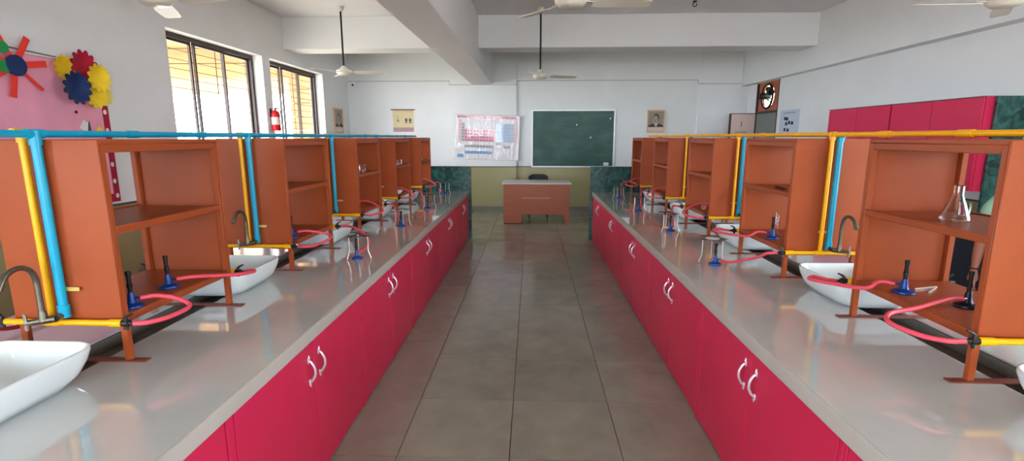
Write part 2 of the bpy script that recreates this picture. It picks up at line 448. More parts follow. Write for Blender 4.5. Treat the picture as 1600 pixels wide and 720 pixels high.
# outside: the block across the yard, yard ground
t = thing('outside_block', 'tan rendered wing of the building outside the left windows', 'building', (-4.62, 10.72, -4))
for i in range(4): B().box(-6.5, 0.0, 0, 0.3, 6.95 + i * 0.30, 7.235 + i * 0.30).obj('wall_band', TAN, t, False)
for i in range(25): B().box(-0.46, 0.0, -0.02, 0.28, i * 0.28, i * 0.28 + 0.268).obj('pillar_course', TAN, t, False)
B().box(-6.5, 0.0, 0.3, 4, 6.95, 7.1).obj('soffit', TAN, t, False)
t = thing('added_canopy', 'tan flat canopy added outside the left windows to cut sky light', 'canopy', (-4.60, 3.5, 3.55))  # added slab, shades the tan wing and dims the left windows
B().box(-3.9, 0, 0, 7.2, 0, 0.15).obj('roof_slab', TAN, t, False); B().box(-4.0, -3.9, 0, 7.2, -0.18, 0.2).obj('fascia', TAN, t, False)
b = B(); b.box(-80, 80, -80, 80, -4.3, -4.0)
struct(b.obj('ground', mat('yard_ground', (176, 164, 146), 0.9, var=0.1, scale=0.4), smooth=False), 'pale yard ground outside the building', 'ground')
t = thing('outside_wall', 'pale yellow outer wall seen through the exhaust fan', 'wall', (8.5, 12.5, -4))
B().box(0, 0.3, -4, 5, 0, 8.2).obj('wall_face', CREAM, t, False); B().box(-0.1, 0.4, -4, 5, 8.2, 8.35).obj('coping', TAN, t, False)

# ------------------------------------------------------------------ benches
ORD = ['nearest', 'second nearest', 'third nearest', 'fourth nearest', 'farthest']
SIDES = {
    'left': dict(s=-1, xf=-1.06, xd=-1.08, xc=-1.87, RL=0.74, near=[1.866, 3.302, 4.702, 6.06, 7.46], seams=[0.22, 1.61, 3.0, 4.39, 5.78, 7.17, 8.50], ye=8.50, yel=-1.912, blu=-1.860, tap=-1),
    'right': dict(s=1, xf=1.02, xd=1.04, xc=1.87, RL=0.74, near=[1.811, 3.235, 4.660, 6.180, 7.650], seams=[0.16, 1.55, 2.94, 4.33, 5.71, 7.09, 8.45], ye=8.45, yel=1.846, blu=1.896, tap=1)}
def handle_mesh():
    # C-shaped pull: local x = out of the door, z = up
    P = [(0.0, 0, 0.052), (0.012, 0, 0.050), (0.022, 0, 0.036), (0.030, 0, 0.018), (0.032, 0, 0), (0.030, 0, -0.018), (0.022, 0, -0.036), (0.012, 0, -0.050), (0.0, 0, -0.052)]
    b = B(); b.tube(smooth_path(P, 3), 0.0062, 8)
    for z in (0.056, -0.056):
        b.box(-0.0005, 0.007, -0.011, 0.011, z - 0.015, z + 0.015, 0.003)
        b.tube([(0.004, 0, z + math.copysign(0.010, z)), (0.004, 0.0, z + math.copysign(0.026, z))], [0.006, 0.002], 6)
    return b.mesh('handle', HANDLE)
HM = handle_mesh()
for side, D in SIDES.items():
    s, xd = D['s'], D['xd']
    xo = xd                     # door face
    xi = xd + s * 0.018         # carcass face
    xb = D['xc'] + s * 0.80     # back
    for k in range(6):
        y0, y1 = D['seams'][k], D['seams'][k + 1]
        words = ['nearest', 'second', 'third', 'fourth', 'fifth', 'sixth and last'][k]
        t = thing('base_cabinet', f'crimson two-door base cabinet, {words} from the camera along the {side} bench', 'cabinet', (xo, y0, 0), group=f'base cabinets of the {side} bench')
        bx = sorted((xi - xo, xb - xo))
        B().box(bx[0], bx[1], 0.0005, y1 - y0 - 0.0005, 0.0, 0.753).obj('carcass', RED, t, False)
        # end stiles flush with the doors
        for (a, c) in ((0.0005, 0.022), (y1 - y0 - 0.022, y1 - y0 - 0.0005)):
            q = sorted((0.0, s * 0.018)); B().box(q[0], q[1], a, c, 0.0, 0.753, 0.001).obj('stile', RED, t, False)
        ym = (y1 - y0) / 2
        for i, (a, c) in enumerate(((0.029, ym - 0.0035), (ym + 0.0035, y1 - y0 - 0.029))):
            q = sorted((0.0, s * 0.0175))
            d = B().box(q[0], q[1], a, c, 0.012, 0.749, 0.0015).obj('door', RED, t, False)
            hy = (c - 0.055) if i == 0 else (a + 0.055)
            link('handle', HM, d, loc=(-s * 0.0005, hy, 0.605), rot=(0, 0, PI if s > 0 else 0))
    # worktop
    y0, y1 = 0.0, D['ye']
    t = thing('worktop', f'long polished beige stone worktop of the {side} bench', 'worktop', (D['xc'], y0, 0.755))
    L = y1 - y0
    def xr(a, c): return sorted((a - D['xc'], c - D['xc']))
    tf, tr = D['xc'] - s * 0.10, D['xc'] + s * 0.10
    q = xr(D['xf'] + s * 0.012, tf); B().box(q[0], q[1], 0, L, 0.0, 0.065).obj('front_slab', WTOP, t, False)
    q = xr(tr, D['xc'] + s * 0.81); B().box(q[0], q[1], 0, L, 0.0, 0.065).obj('rear_slab', WTOP, t, False)
    q = xr(D['xf'], D['xf'] + s * 0.012); B().box(q[0], q[1], 0, L, 0.0, 0.065, 0.003, 2).obj('edge_strip', WEDGE, t)
    tb = B(); q = sorted((-0.10, 0.10))
    tb.box(-0.10, 0.10, 0, L, 0.0, 0.008).box(-0.0995, -0.085, 0, L, 0.008, 0.058).box(0.085, 0.0995, 0, L, 0.008, 0.058)
    tb.obj('drain_channel', TROUGH, t, False)
    # end partition
    q = sorted((D['xf'] - s * 0.035, D['xc'] + s * 0.81))
    o = B().box(q[0], q[1], 0, 0.05, 0, 1.245, 0.003).obj('end_partition', GRAN, None, False)
    tag(o, f'dark green granite partition closing the far end of the {side} bench', 'partition'); o.location = (0, D['ye'] + 0.001, 0)

# ------------------------------------------------------------------ orange shelf racks
RW, RH = 0.455, 0.90
def rack_meshes(RL):
    M = {}
    M['post'] = B().box(-0.014, 0.014, -0.011, 0.011, 0.006, 0.881, 0.002).mesh('post', ORANGE)
    M['side_panel'] = B().box(-RW / 2, RW / 2, -0.005, 0.005, 0.160, RH, 0.003).mesh('side_panel', ORANGE)
    M['top_panel'] = B().box(-RW / 2, RW / 2, 0.0105, RL - 0.0105, RH - 0.018, RH, 0.003).mesh('top_panel', ORANGE)
    M['rail'] = B().box(-0.008, 0.008, 0.0330, RL - 0.0330, -0.016, 0.016, 0.003).mesh('rail', ORANGE)
    M['shelf'] = B().box(-RW / 2 + 0.0165, RW / 2 - 0.0165, 0.0330, RL - 0.0330, -0.010, 0.010, 0.002).mesh('shelf', ORANGE)
    M['foot_bar'] = B().box(-0.29, 0.29, -0.018, 0.018, 0.0003, 0.006, 0.001).mesh('foot_bar', RUST)
    return M
for side, D in SIDES.items():
    RL = D['RL']; RM = rack_meshes(RL)
    for k, yn in enumerate(D['near']):
        t = thing('shelf_rack', f'orange metal two-tier shelf rack, {ORD[k]} one on the {side} bench', 'shelf', (D['xc'], yn, 0.82), group=f'shelf racks on the {side} bench')
        for yy in (0.0052, RL - 0.0052): link('side_panel', RM['side_panel'], t, loc=(0, yy, 0))
        for yy in (0.0215, RL - 0.0215):
            for xx in (-RW / 2 + 0.0145, RW / 2 - 0.0145): link('post', RM['post'], t, loc=(xx, yy, 0))
            link('foot_bar', RM['foot_bar'], t, loc=(0, yy, 0))
        link('top_panel', RM['top_panel'], t)
        for z, nm in ((0.543, 'middle_shelf'), (0.190, 'bottom_shelf')):
            link(nm, RM['shelf'], t, loc=(0, 0, z))
        for xx in (-RW / 2 + 0.008, RW / 2 - 0.008):
            for z in (RH - 0.034, 0.545, 0.1835): link('rail', RM['rail'], t, loc=(xx, 0, z))

# ------------------------------------------------------------------ pipes, taps, sinks
ZMAIN, ZLOW, ZEL = 1.745, 1.000, 1.035
def cock_mesh():
    b = B()   # axis along +x (outlet)
    b.tube([(-0.012, 0, 0), (0.018, 0, 0)], 0.014, 10)
    b.tube([(0.018, 0, 0), (0.028, 0, 0), (0.045, 0, 0)], [0.010, 0.008, 0.007], 8)
    b.tube([(0.004, 0, -0.026), (0.004, 0, 0.024)], 0.008, 8)
    b.tube([(0.004, 0, 0.022), (0.014, 0, 0.030), (0.036, 0, 0.040)], [0.006, 0.006, 0.004], 6)
    return b.mesh('gas_cock', COCK)
CM = cock_mesh()
CLAMP = B().box(-0.035, 0.035, -0.003, 0.003, -0.008, 0.008, 0.001).mesh('pipe_clamp', mat('clamp_brass', (206, 178, 96), 0.4, metal=0.3))
def tap_parts(s):
    M = {}
    b = B(); b.tube([(0, 0, 0.004), (0, -0.022, 0.0)], 0.013, 10); b.tube([(0, -0.022, 0), (s * 0.038, -0.036, -0.003), (s * 0.082, -0.054, -0.008)], [0.014, 0.015, 0.011], 10)
    b.tube([(s * 0.038, -0.036, -0.004), (s * 0.038, -0.036, 0.035)], [0.016, 0.012], 10)
    M['body'] = b.mesh('tap_body', TAPM)
    P = [(s * 0.038, -0.036, 0.03), (s * 0.038, -0.036, 0.10), (s * 0.038, -0.038, 0.165), (s * 0.038, -0.056, 0.205), (s * 0.038, -0.095, 0.222), (s * 0.038, -0.140, 0.208), (s * 0.038, -0.172, 0.168)]
    M['spout'] = B().tube(smooth_path(P, 6), 0.0105, 10).tube([(s * 0.038, -0.164, 0.180), (s * 0.038, -0.178, 0.158)], 0.0130, 10).mesh('spout', TAPM)
    M['lever'] = B().box(s * 0.088 - 0.006, s * 0.088 + 0.006, -0.062, -0.053, -0.040, 0.030, 0.002).tube([(s * 0.078, -0.052, -0.006), (s * 0.092, -0.058, -0.008)], 0.010, 8).mesh('lever', mat('tap_lever', (150, 148, 142), 0.35, metal=0.7))
    return M
def rrect(w, l, r, z, n=6, ox=0, oy=0):
    out = []
    r = min(r, w / 2 - 1e-4, l / 2 - 1e-4)
    for cx, cy, a0 in ((w / 2 - r, l / 2 - r, 0), (-w / 2 + r, l / 2 - r, PI / 2), (-w / 2 + r, -l / 2 + r, PI), (w / 2 - r, -l / 2 + r, 1.5 * PI)):
        for i in range(n + 1):
            a = a0 + (PI / 2) * i / n
            out.append((ox + cx + r * math.cos(a), oy + cy + r * math.sin(a), z))
    return out
def sink_mesh():
    w, l, h = 0.45, 0.54, 0.135
    out = [(0.30, 0.38, 0.0, 0.10), (0.355, 0.44, 0.010, 0.11), (0.410, 0.50, 0.045, 0.11), (0.440, 0.532, 0.09, 0.10), (0.450, 0.541, 0.122, 0.09), (0.448, 0.540, h, 0.09)]
    inn = [(0.432, 0.524, h + 0.001, 0.083), (0.424, 0.516, 0.128, 0.08), (0.405, 0.495, 0.085, 0.09), (0.36, 0.445, 0.045, 0.10), (0.28, 0.36, 0.024, 0.10), (0.12, 0.16, 0.018, 0.05), (0.04, 0.04, 0.016, 0.018)]
    b = B(); b.loft([rrect(a, c, r, z, 7) for a, c, z, r in out + inn])
    me = b.mesh('bowl', CERAM)
    me.set_sharp_from_angle(angle=math.radians(80))
    return me
SM = sink_mesh()
DRAIN = B().lathe([(0, 0.0), (0.017, 0.0), (0.02, 0.002), (0.018, 0.004), (0.0, 0.004)], n=14).mesh('drain', STEEL)
for side, D in SIDES.items():
    s, yel, blu = D['s'], D['yel'], D['blu']
    yend = 8.12
    xfa, xra = D['xc'] - s * 0.245, D['xc'] + s * 0.245      # aisle end and rear end of the branches
    g = thing('gas_pipe', f'yellow gas pipe run along the shelf tops of the {side} bench', 'pipe', (yel, 0, ZMAIN))
    w = thing('water_pipe', f'blue water pipe run along the shelf tops of the {side} bench', 'pipe', (blu, 0, ZMAIN))
    B().tube([(0, 0.0, 0), (0, yend - (0.1 if s < 0 else 0), 0)], 0.0135 if s > 0 else 0.0105, 12).obj('main', YELP, g)
    B().tube([(0, 0.0, -0.003), (0, yend - (0.1 if s > 0 else 0), -0.003)], 0.0135 if s < 0 else 0.0115, 12).obj('main', BLUEP, w)
    M = tap_parts(s)
    for k, yn in enumerate(D['near']):
        yp = yn - 0.024
        # yellow riser with tee, lower branch along x with cocks at both ends (near face and far face)
        r = B(); r.tube([(0, yp, 0.0), (0, yp, ZLOW - ZMAIN)], 0.0125, 12); r.tube([(0, yp, 0.012), (0, yp, -0.035)], 0.0175, 12)
        r.tube([(0, yp - 0.032, 0), (0, yp + 0.032, 0)], 0.0172, 12)
        r.obj('riser', YELP, g)
        for yy, nm in ((yp, 'branch'), (yn + D['RL'] + 0.016, 'branch')):
            br = B().tube([(xfa - yel, yy, ZLOW - ZMAIN), (xra - yel, yy, ZLOW - ZMAIN)], 0.0125, 12)
            br.tube([(xfa - yel + s * 0.002, yy, ZLOW - ZMAIN), (xfa - yel + s * 0.055, yy, ZLOW - ZMAIN)], 0.0158, 12)
            if yy == yp: br.tube([(-0.03, yy, ZLOW - ZMAIN), (0.03, yy, ZLOW - ZMAIN)], 0.0162, 12)
            bo = br.obj(nm, YELP, g)
            link('gas_cock', CM, bo, loc=(xfa - yel - s * 0.008, yy, ZLOW - ZMAIN), rot=(0, 0, PI if s > 0 else 0))
            link('gas_cock', CM, bo, loc=(xra - yel + s * 0.008, yy, ZLOW - ZMAIN), rot=(0, 0, 0 if s > 0 else PI))
        r = B(); r.tube([(0, yp, -0.003), (0, yp, ZEL - ZMAIN)], 0.0165, 12); r.tube([(0, yp, 0.008), (0, yp, -0.045)], 0.021, 12)
        r.tube([(0, yp - 0.036, -0.003), (0, yp + 0.036, -0.003)], 0.0178, 12)
        r.tube([(0, yp, ZEL - ZMAIN + 0.04), (0, yp, ZEL - ZMAIN - 0.012)], 0.0205, 12)
        r.obj('riser', BLUEP, w)
        link('pipe_clamp', CLAMP, w, loc=((-s) * 0.03, yp + 0.014, ZEL + 0.10 - ZMAIN))
        for dy in ((0.45, 0.95) if k < 4 else (0.40,)):     # sockets along the main
            if side == 'left': B().tube([(0, yn + dy - 0.03, -0.003), (0, yn + dy + 0.03, -0.003)], 0.0168, 12).obj('coupling', BLUEP, w)
            else: B().tube([(0, yn + dy - 0.05, 0), (0, yn + dy + 0.03, 0)], 0.0168, 12).obj('coupling', YELP, g)
        t = thing('water_tap', f'weathered gooseneck water tap by the {ORD[k]} rack of the {side} bench', 'tap', (blu, yp - 0.016, ZEL - 0.005), group=f'water taps on the {side} bench')
        for nm, me in M.items(): link('tap_' + nm if nm == 'body' else nm, me, t)
        t = thing('sink', f'white ceramic basin in front of the {ORD[k]} rack on the {side} bench', 'sink', (D['xc'], yn - 0.375, 0.8205), group=f'basins on the {side} bench')
        link('bowl', SM, t); link('drain', DRAIN, t, loc=(0, 0, 0.0165))

# ------------------------------------------------------------------ burners, tripods, hoses
def burner_parts():
    M = {}
    M['base'] = B().lathe([(0, 0.0), (0.042, 0.0), (0.045, 0.004), (0.044, 0.010), (0.034, 0.014), (0.020, 0.020), (0.015, 0.032), (0.013, 0.052), (0.0105, 0.066), (0, 0.066)], n=24).mesh('base', BURNB)
    M['barrel'] = B().lathe([(0, 0.060), (0.0085, 0.060), (0.0085, 0.084), (0.011, 0.086), (0.011, 0.100), (0.0085, 0.102), (0.0085, 0.136), (0.0105, 0.138), (0.0105, 0.155), (0.006, 0.155), (0.006, 0.12), (0, 0.12)], n=16).mesh('barrel', BLACK)
    M['gas_inlet'] = B().tube([(0.010, 0, 0.040), (0.040, 0, 0.040)], 0.0055, 8).mesh('gas_inlet', BURNB)
    return M
BMESH = burner_parts()
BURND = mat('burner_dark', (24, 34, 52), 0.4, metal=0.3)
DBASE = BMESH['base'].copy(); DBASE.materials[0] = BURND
def burner(loc, ang, label, dark=False):
    t = thing('bunsen_burner', label, 'burner', loc, (0, 0, ang), group='bunsen burners')
    for nm, me in BMESH.items(): link(nm, DBASE if dark and nm == 'base' else me, t)
    return Vector(loc) + Vector((math.cos(ang) * 0.036, math.sin(ang) * 0.036, 0.040))
def tripod_parts():
    R, h = 0.085, 0.172
    P = [Vector((R * math.cos(a), R * math.sin(a), 0)) for a in (PI / 2, PI / 2 + 2 * PI / 3, PI / 2 + 4 * PI / 3)]
    b = B()
    for i in range(3):
        b.quadbox(P[i] + Vector((0, 0, h)), P[(i + 1) % 3] + Vector((0, 0, h)), 0.014, 0.004)
    legs = []
    for p in P:
        q = p.normalized()
        legs.append(B().tube([tuple(p * 0.93 + Vector((0, 0, h - 0.002))), tuple(p * 0.93 + Vector((0, 0, 0.06))), tuple(p * 0.93 + q * 0.022 + Vector((0, 0, 0.004)))], 0.0036, 6).mesh('leg', STEEL))
    return b.mesh('triangle_top', BLACK), legs
TTOP, TLEGS = tripod_parts()
def tripod(loc, ang, label):
    t = thing('tripod_stand', label, 'tripod', loc, (0, 0, ang), group='tripod stands')
    link('triangle_top', TTOP, t)
    for l in TLEGS: link('leg', l, t)
def hose(pts, label, m=HOSE, r=0.0098):
    o = B().tube(smooth_path(pts, 8), r, 10).obj('rubber_hose', m)
    return tag(o, label, 'hose', 'burner hoses')
def cockpos(side, k, far):
    D = SIDES[side]; s = D['s']
    y = D['near'][k] + (D['RL'] + 0.016 if far else -0.024)
    return Vector((D['xc'] - s * 0.245 - s * 0.008 - s * 0.036, y, ZLOW))
ZS = 0.82 + 0.200 + 0.0005      # top of the bottom shelf
ZT = 0.8203
A = -1; 
def sub(side): return -1 if side == 'left' else 1
# burners on the left racks
LB = [((-1.700, 1.945), 'L0a'), ((-1.712, 2.255), 'L0b'), ((-1.705, 3.455), 'L1a')]
p = burner((-1.690, 1.975, ZS), 0.2, 'blue-based burner at the near post of the nearest left rack'); c = cockpos('left', 0, False)
hose([p, p + Vector((0.05, 0.03, 0.0)), (-1.545, 2.05, 1.035), (-1.480, 2.03, 1.01), (-1.490, 1.93, 1.0), c + Vector((0.05, 0.015, 0)), c], 'pink hose looping out from the nearest left rack near post')
p = burner((-1.735, 2.255, ZS), 0.25, 'blue-based burner in the middle of the nearest left rack bottom shelf'); c = cockpos('left', 0, True)
hose([p, p + Vector((0.05, 0.05, -0.002)), (-1.60, 2.42, 1.035), (-1.545, 2.52, 1.015), (-1.525, 2.62, 1.003), (-1.545, 2.65, 1.0), c + Vector((0.015, 0.015, 0)), c], 'pink hose from the far valve of the nearest left rack')
p = burner((-1.715, 3.475, ZS), 0.3, 'blue-based burner in the second nearest left rack'); c = cockpos('left', 1, False)
hose([p, p + Vector((0.06, 0.04, 0.0)), (-1.52, 3.62, 1.02), (-1.47, 3.55, 1.0), (-1.50, 3.36, 0.99), c + Vector((0.05, 0.0, 0)), c], 'pink hose looping in front of the second nearest left rack')
xyL = [(-1.322, 3.672), (-1.351, 5.099), (-1.352, 6.441), (-1.435, 8.20)]
nmL = ['nearest', 'second nearest', 'third nearest', 'farthest']
for i, (x, y) in enumerate(xyL):
    ang = [2.0, 2.6, 2.6, PI][i]
    p = burner((x, y, ZT), ang, f'blue-based burner under the {nmL[i]} tripod on the left worktop')
    tripod((x + (0.005 if i == 0 else 0.01), y + 0.03, ZT), [0.35, 0.2, 0.5, 0.1][i], f'black wire tripod, {nmL[i]} on the left worktop')
    c = cockpos('left', i + 1, True) if i < 3 else cockpos('left', 4, True)
    if i == 0:
        hose([p, p + Vector((0.03, 0.08, 0.005)), (x + 0.03, y + 0.20, 0.915), (-1.38, 3.95, 0.985), c + Vector((0.08, -0.01, 0)), c], 'pink hose running down to the nearest left tripod')
    else:
        d = Vector((math.cos(ang), math.sin(ang), 0))
        hose([p, p + d * 0.05 + Vector((0, 0.02, 0.01)), (p + c) / 2 + Vector((0.03, 0.02, 0.0)), c + Vector((0.06, -0.01, -0.005)), c], f'pink hose feeding the burner of the {nmL[i]} left tripod')
for i, k in enumerate((2, 3, 4)):
    c = cockpos('left', k, False); yn = SIDES['left']['near'][k]
    hose([c, c + Vector((0.06, 0.0, 0.0)), (-1.46, yn + 0.12, 1.01), (-1.50, yn + 0.20, 1.04), (-1.68, yn + 0.26, 1.10), (-1.86, yn + 0.20, 1.032)], f'pink hose looped into the {ORD[k]} left rack')
hose([cockpos('left', 0, False) * 1.0 + Vector((-0.575, 0, 0)), (-2.22, 1.85, 1.01), (-2.34, 1.80, 1.03), (-2.46, 1.90, 0.98), (-2.45, 2.1, 0.86), (-2.40, 2.3, 0.8315)], 'dark red hose on the rear valve of the nearest left rack', HOSED)
# right side
p = burner((1.852, 2.115, ZS), PI + 0.5, 'dark burner deep in the nearest right rack near its near post', True); c = cockpos('right', 0, False)
hose([p, p + Vector((-0.06, 0.0, 0.0)), (1.60, 2.06, 1.03), (1.47, 2.02, 1.02), (1.425, 1.95, 1.005), (1.47, 1.85, 0.995), c + Vector((-0.06, 0.0, 0)), c], 'pink hose looping out from the nearest right rack near post')
p = burner((1.725, 2.305, ZS), PI - 0.4, 'blue-based burner towards the far end of the nearest right rack'); c = cockpos('right', 0, True)
hose([p, p + Vector((-0.05, 0.03, 0.0)), (1.585, 2.36, 1.025), (1.50, 2.50, 1.008), (1.46, 2.60, 1.0), (1.50, 2.635, 1.003), c + Vector((-0.05, 0.03, 0)), c], 'pink hose from the far valve of the nearest right rack')
p = burner((1.712, 3.575, ZS), PI - 0.4, 'blue-based burner in the second nearest right rack'); c = cockpos('right', 1, True)
hose([p, p + Vector((-0.05, 0.03, 0.0)), (1.57, 3.66, 1.02), (1.47, 3.90, 1.0), (1.455, 4.02, 1.0), (1.505, 4.04, 1.003), c], 'pink hose from the far valve of the second nearest right rack')
xyR = [(1.336, 3.599), (1.366, 4.915), (1.350, 6.314), (1.317, 7.586)]
for i, (x, y) in enumerate(xyR):
    ang = [-0.5, 0.6, 0.6, 0.6][i]
    p = burner((x, y, ZT), ang, f'blue-based burner under the {nmL[i]} tripod on the right worktop')
    tripod((x + (0.0 if i == 0 else -0.01), y + (0.08 if i == 0 else 0.02), ZT), [-0.3, 0.1, 0.3, 0.0][i], f'black wire tripod, {nmL[i]} on the right worktop')
    if i == 0:
        c = cockpos('right', 1, False)
        hose([p, p + Vector((0.03, -0.05, -0.006)), (1.44, 3.40, 0.90), (1.50, 3.27, 0.96), c + Vector((-0.06, 0.01, -0.008)), c], 'pink hose running from the second nearest right rack to the nearest right tripod')
    else:
        c = cockpos('right', i + 1, True)
        hose([p, p + Vector((0.02, 0.08, 0.02)), (p + c) / 2 + Vector((-0.04, 0.02, 0.03)), c + Vector((-0.06, 0.0, 0.0)), c], f'pink hose feeding the burner of the {nmL[i]} right tripod')
for k in (2, 3, 4):
    c = cockpos('right', k, False); yn = SIDES['right']['near'][k]
    hose([c, c + Vector((-0.06, 0.0, 0.0)), (1.45, yn + 0.10, 1.01), (1.48, yn + 0.20, 1.04), (1.66, yn + 0.26, 1.10), (1.86, yn + 0.20, 1.032)], f'pink hose looped into the {ORD[k]} right rack')
# wire gauze with white centre on the nearest right tripod
t = thing('wire_gauze', 'square wire gauze with white disc on the nearest right tripod', 'gauze', (1.336, 3.680, ZT + 0.1746), (0, 0, 0.5))
B().box(-0.075, 0.075, -0.075, 0.075, 0, 0.0016).obj('mesh_sheet', mat('gauze_wire', (112, 96, 86), 0.55, metal=0.4, var=0.2, scale=120), t, False)
B().lathe([(0, 0.0017), (0.05, 0.0017), (0.05, 0.003), (0, 0.003)], n=28).obj('ceramic_disc', WHITE, t)

# ------------------------------------------------------------------ glassware
ZM = 0.82 + 0.553 + 0.0006
def glass(name, prof, loc, label, cat, wall=0.0022, m=GLASS):
    inner = [(max(r - wall, 0.0), max(z, wall)) for r, z in reversed(prof) if r > wall] + [(0, wall)]
    b = B(); b.lathe(prof + inner, n=28)
    o = b.obj(name, m); tag(o, label, cat, 'laboratory glassware'); o.location = loc
    return o
FL = [(0, 0), (0.050, 0.0), (0.055, 0.005), (0.054, 0.012), (0.024, 0.098), (0.0195, 0.112), (0.0195, 0.150), (0.023, 0.154)]
BK = [(0, 0), (0.026, 0.0), (0.028, 0.003), (0.028, 0.070), (0.030, 0.074)]
CY = [(0, 0), (0.034, 0.0), (0.036, 0.003), (0.030, 0.008), (0.0165, 0.012), (0.0165, 0.16), (0.018, 0.164)]
glass('conical_flask', FL, (1.842, 2.235, ZM), 'clear conical flask on the middle shelf of the nearest right rack', 'flask')
glass('beaker', [(r * 0.8, z * 0.8) for r, z in BK], (2.010, 2.39, ZM), 'small clear beaker behind the conical flask', 'beaker')
glass('measuring_cylinder', CY, (1.80, 3.70, ZS), 'clear glass cylinder in the bottom of the second nearest right rack', 'cylinder')
glass('beaker', BK, (1.72, 5.04, ZS), 'clear beaker at the front of the third nearest right rack', 'beaker')
glass('beaker', BK, (1.84, 5.14, ZS), 'clear beaker at the back of the third nearest right rack', 'beaker')
glass('beaker', BK, (1.70, 7.90, ZM), 'clear beaker, left of two in the farthest right rack', 'beaker')
glass('beaker', BK, (1.76, 7.78, ZM), 'clear beaker, right of two in the farthest right rack', 'beaker')
glass('beaker', [(r * 1.1, z * 1.2) for r, z in BK], (-1.70, 5.02, ZM), 'clear beaker in the third nearest left rack', 'beaker')
glass('conical_flask', [(r * 0.8, z * 0.8) for r, z in FL], (-1.76, 4.96, ZM), 'small conical flask behind the beaker of the third nearest left rack', 'flask')
glass('beaker', [(r * 1.2, z) for r, z in BK], (-1.70, 6.45, ZM), 'clear beaker, nearer the aisle in the fourth nearest left rack', 'beaker')
glass('beaker', BK, (-1.77, 6.40, ZM), 'clear beaker, further back in the fourth nearest left rack', 'beaker')
glass('conical_flask', [(r * 0.9, z * 0.9) for r, z in FL], (-1.75, 7.88, ZM), 'clear conical flask on the middle shelf of the farthest left rack', 'flask')
glass('conical_flask', FL, (-1.78, 8.06, ZS), 'clear conical flask on the bottom shelf of the farthest left rack', 'flask')
o = B().lathe([(0, 0), (0.030, 0.0), (0.036, 0.006), (0.056, 0.034), (0.062, 0.046), (0.058, 0.046), (0.050, 0.034), (0.03, 0.010), (0, 0.008)], n=24).obj('china_dish', CERAM)
tag(o, 'small white china dish in the fourth nearest left rack', 'dish'); o.location = (-1.70, 6.33, ZS)
o = B().quadbox((0, -0.07, 0.006), (0.02, 0.09, 0.006), 0.012, 0.010).tube([(0, -0.07, 0.006), (-0.003, -0.11, 0.006)], 0.004, 6).obj('test_tube_holder', BLACK)
tag(o, 'dark slim holder lying on the second nearest right rack middle shelf', 'holder'); o.location = (1.74, 3.60, ZM)
t = thing('tongs', 'pale metal tongs lying at the back of the nearest right rack bottom shelf', 'tongs', (1.88, 2.36, ZS), (0, 0, 0.5))
B().quadbox((-0.06, -0.03, 0.004), (0.07, 0.0, 0.004), 0.007, 0.006).obj('arm', STEEL, t); B().quadbox((-0.06, 0.03, 0.004), (0.07, 0.0, 0.0045), 0.007, 0.006).obj('arm', STEEL, t)

# ------------------------------------------------------------------ ceiling fans
def fan(loc, zh, ang, label, tilt=0.0, R=0.62):
    x, y = loc
    t = thing('ceiling_fan', label, 'fan', (x, y, zh), (0, 0, ang), group='ceiling fans')
    h = ZC - zh
    B().lathe([(0, -0.045), (0.075, -0.045), (0.095, -0.035), (0.118, -0.012), (0.122, 0.012), (0.110, 0.032), (0.070, 0.046), (0.050, 0.075), (0.022, 0.10), (0.0, 0.10)], n=28).obj('motor', FANW, t)
    B().tube([(0, 0, 0.09), (0, 0, h - 0.05)], 0.014, 10).obj('down_rod', BLACK, t)
    B().lathe([(0, h - 0.001), (0.055, h - 0.001), (0.052, h - 0.03), (0.03, h - 0.075), (0.0, h - 0.075)], n=20).obj('canopy', FANW, t)
    for k in range(3):
        a = k * 2 * PI / 3
        d = Vector((math.cos(a), math.sin(a), 0)); n = Vector((-math.sin(a), math.cos(a), 0)); u = Vector((0, 0, 1))
        b = B(); loops = []
        for r, wd, tw in ((0.17, 0.10, 0.30), (0.24, 0.13, 0.28), (0.40, 0.135, 0.22), (R - 0.03, 0.12, 0.15), (R, 0.09, 0.14)):
            nn = n * math.cos(tw) - u * math.sin(tw); uu = u * math.cos(tw) + n * math.sin(tw)
            c = d * r - u * 0.005
            loops.append([c - nn * wd / 2 - uu * 0.002, c + nn * wd / 2 - uu * 0.002, c + nn * wd / 2 + uu * 0.002, c - nn * wd / 2 + uu * 0.002])
        b.loft(loops)
        bl = b.obj('blade', FANW, t)
        B().quadbox(d * 0.105, d * 0.20 - u * 0.002, 0.04, 0.006).obj('blade_bracket', FANW, bl)
fan((-3.03, 8.31), 2.755, 0.02, 'white ceiling fan hanging before the left part of the cross beam')
fan((0.13, 8.50), 2.705, 0.26, 'white ceiling fan hanging above the blackboard')
fan((0.285, 4.05), 2.735, 0.12, 'white ceiling fan cut by the top edge at the middle of the picture')
fan((-2.80, 3.87), 2.735, 2.0, 'white ceiling fan cut by the top edge above the pink board')
fan((3.55, 4.17), 2.735, 0.9, 'white ceiling fan cut by the top right corner')
t = thing('ceiling_hook', 'small dark hook in the ceiling right of the middle fan', 'hook', (2.45, 8.2, ZC))
B().tube(arc((0, 0, -0.05), 0.03, PI / 2, 2.2 * PI, 12, 'xz'), 0.006, 8).obj('hook', BLACK, t); B().lathe([(0, 0), (0.03, 0), (0.03, -0.012), (0, -0.02)], n=14).obj('plate', BLACK, t)

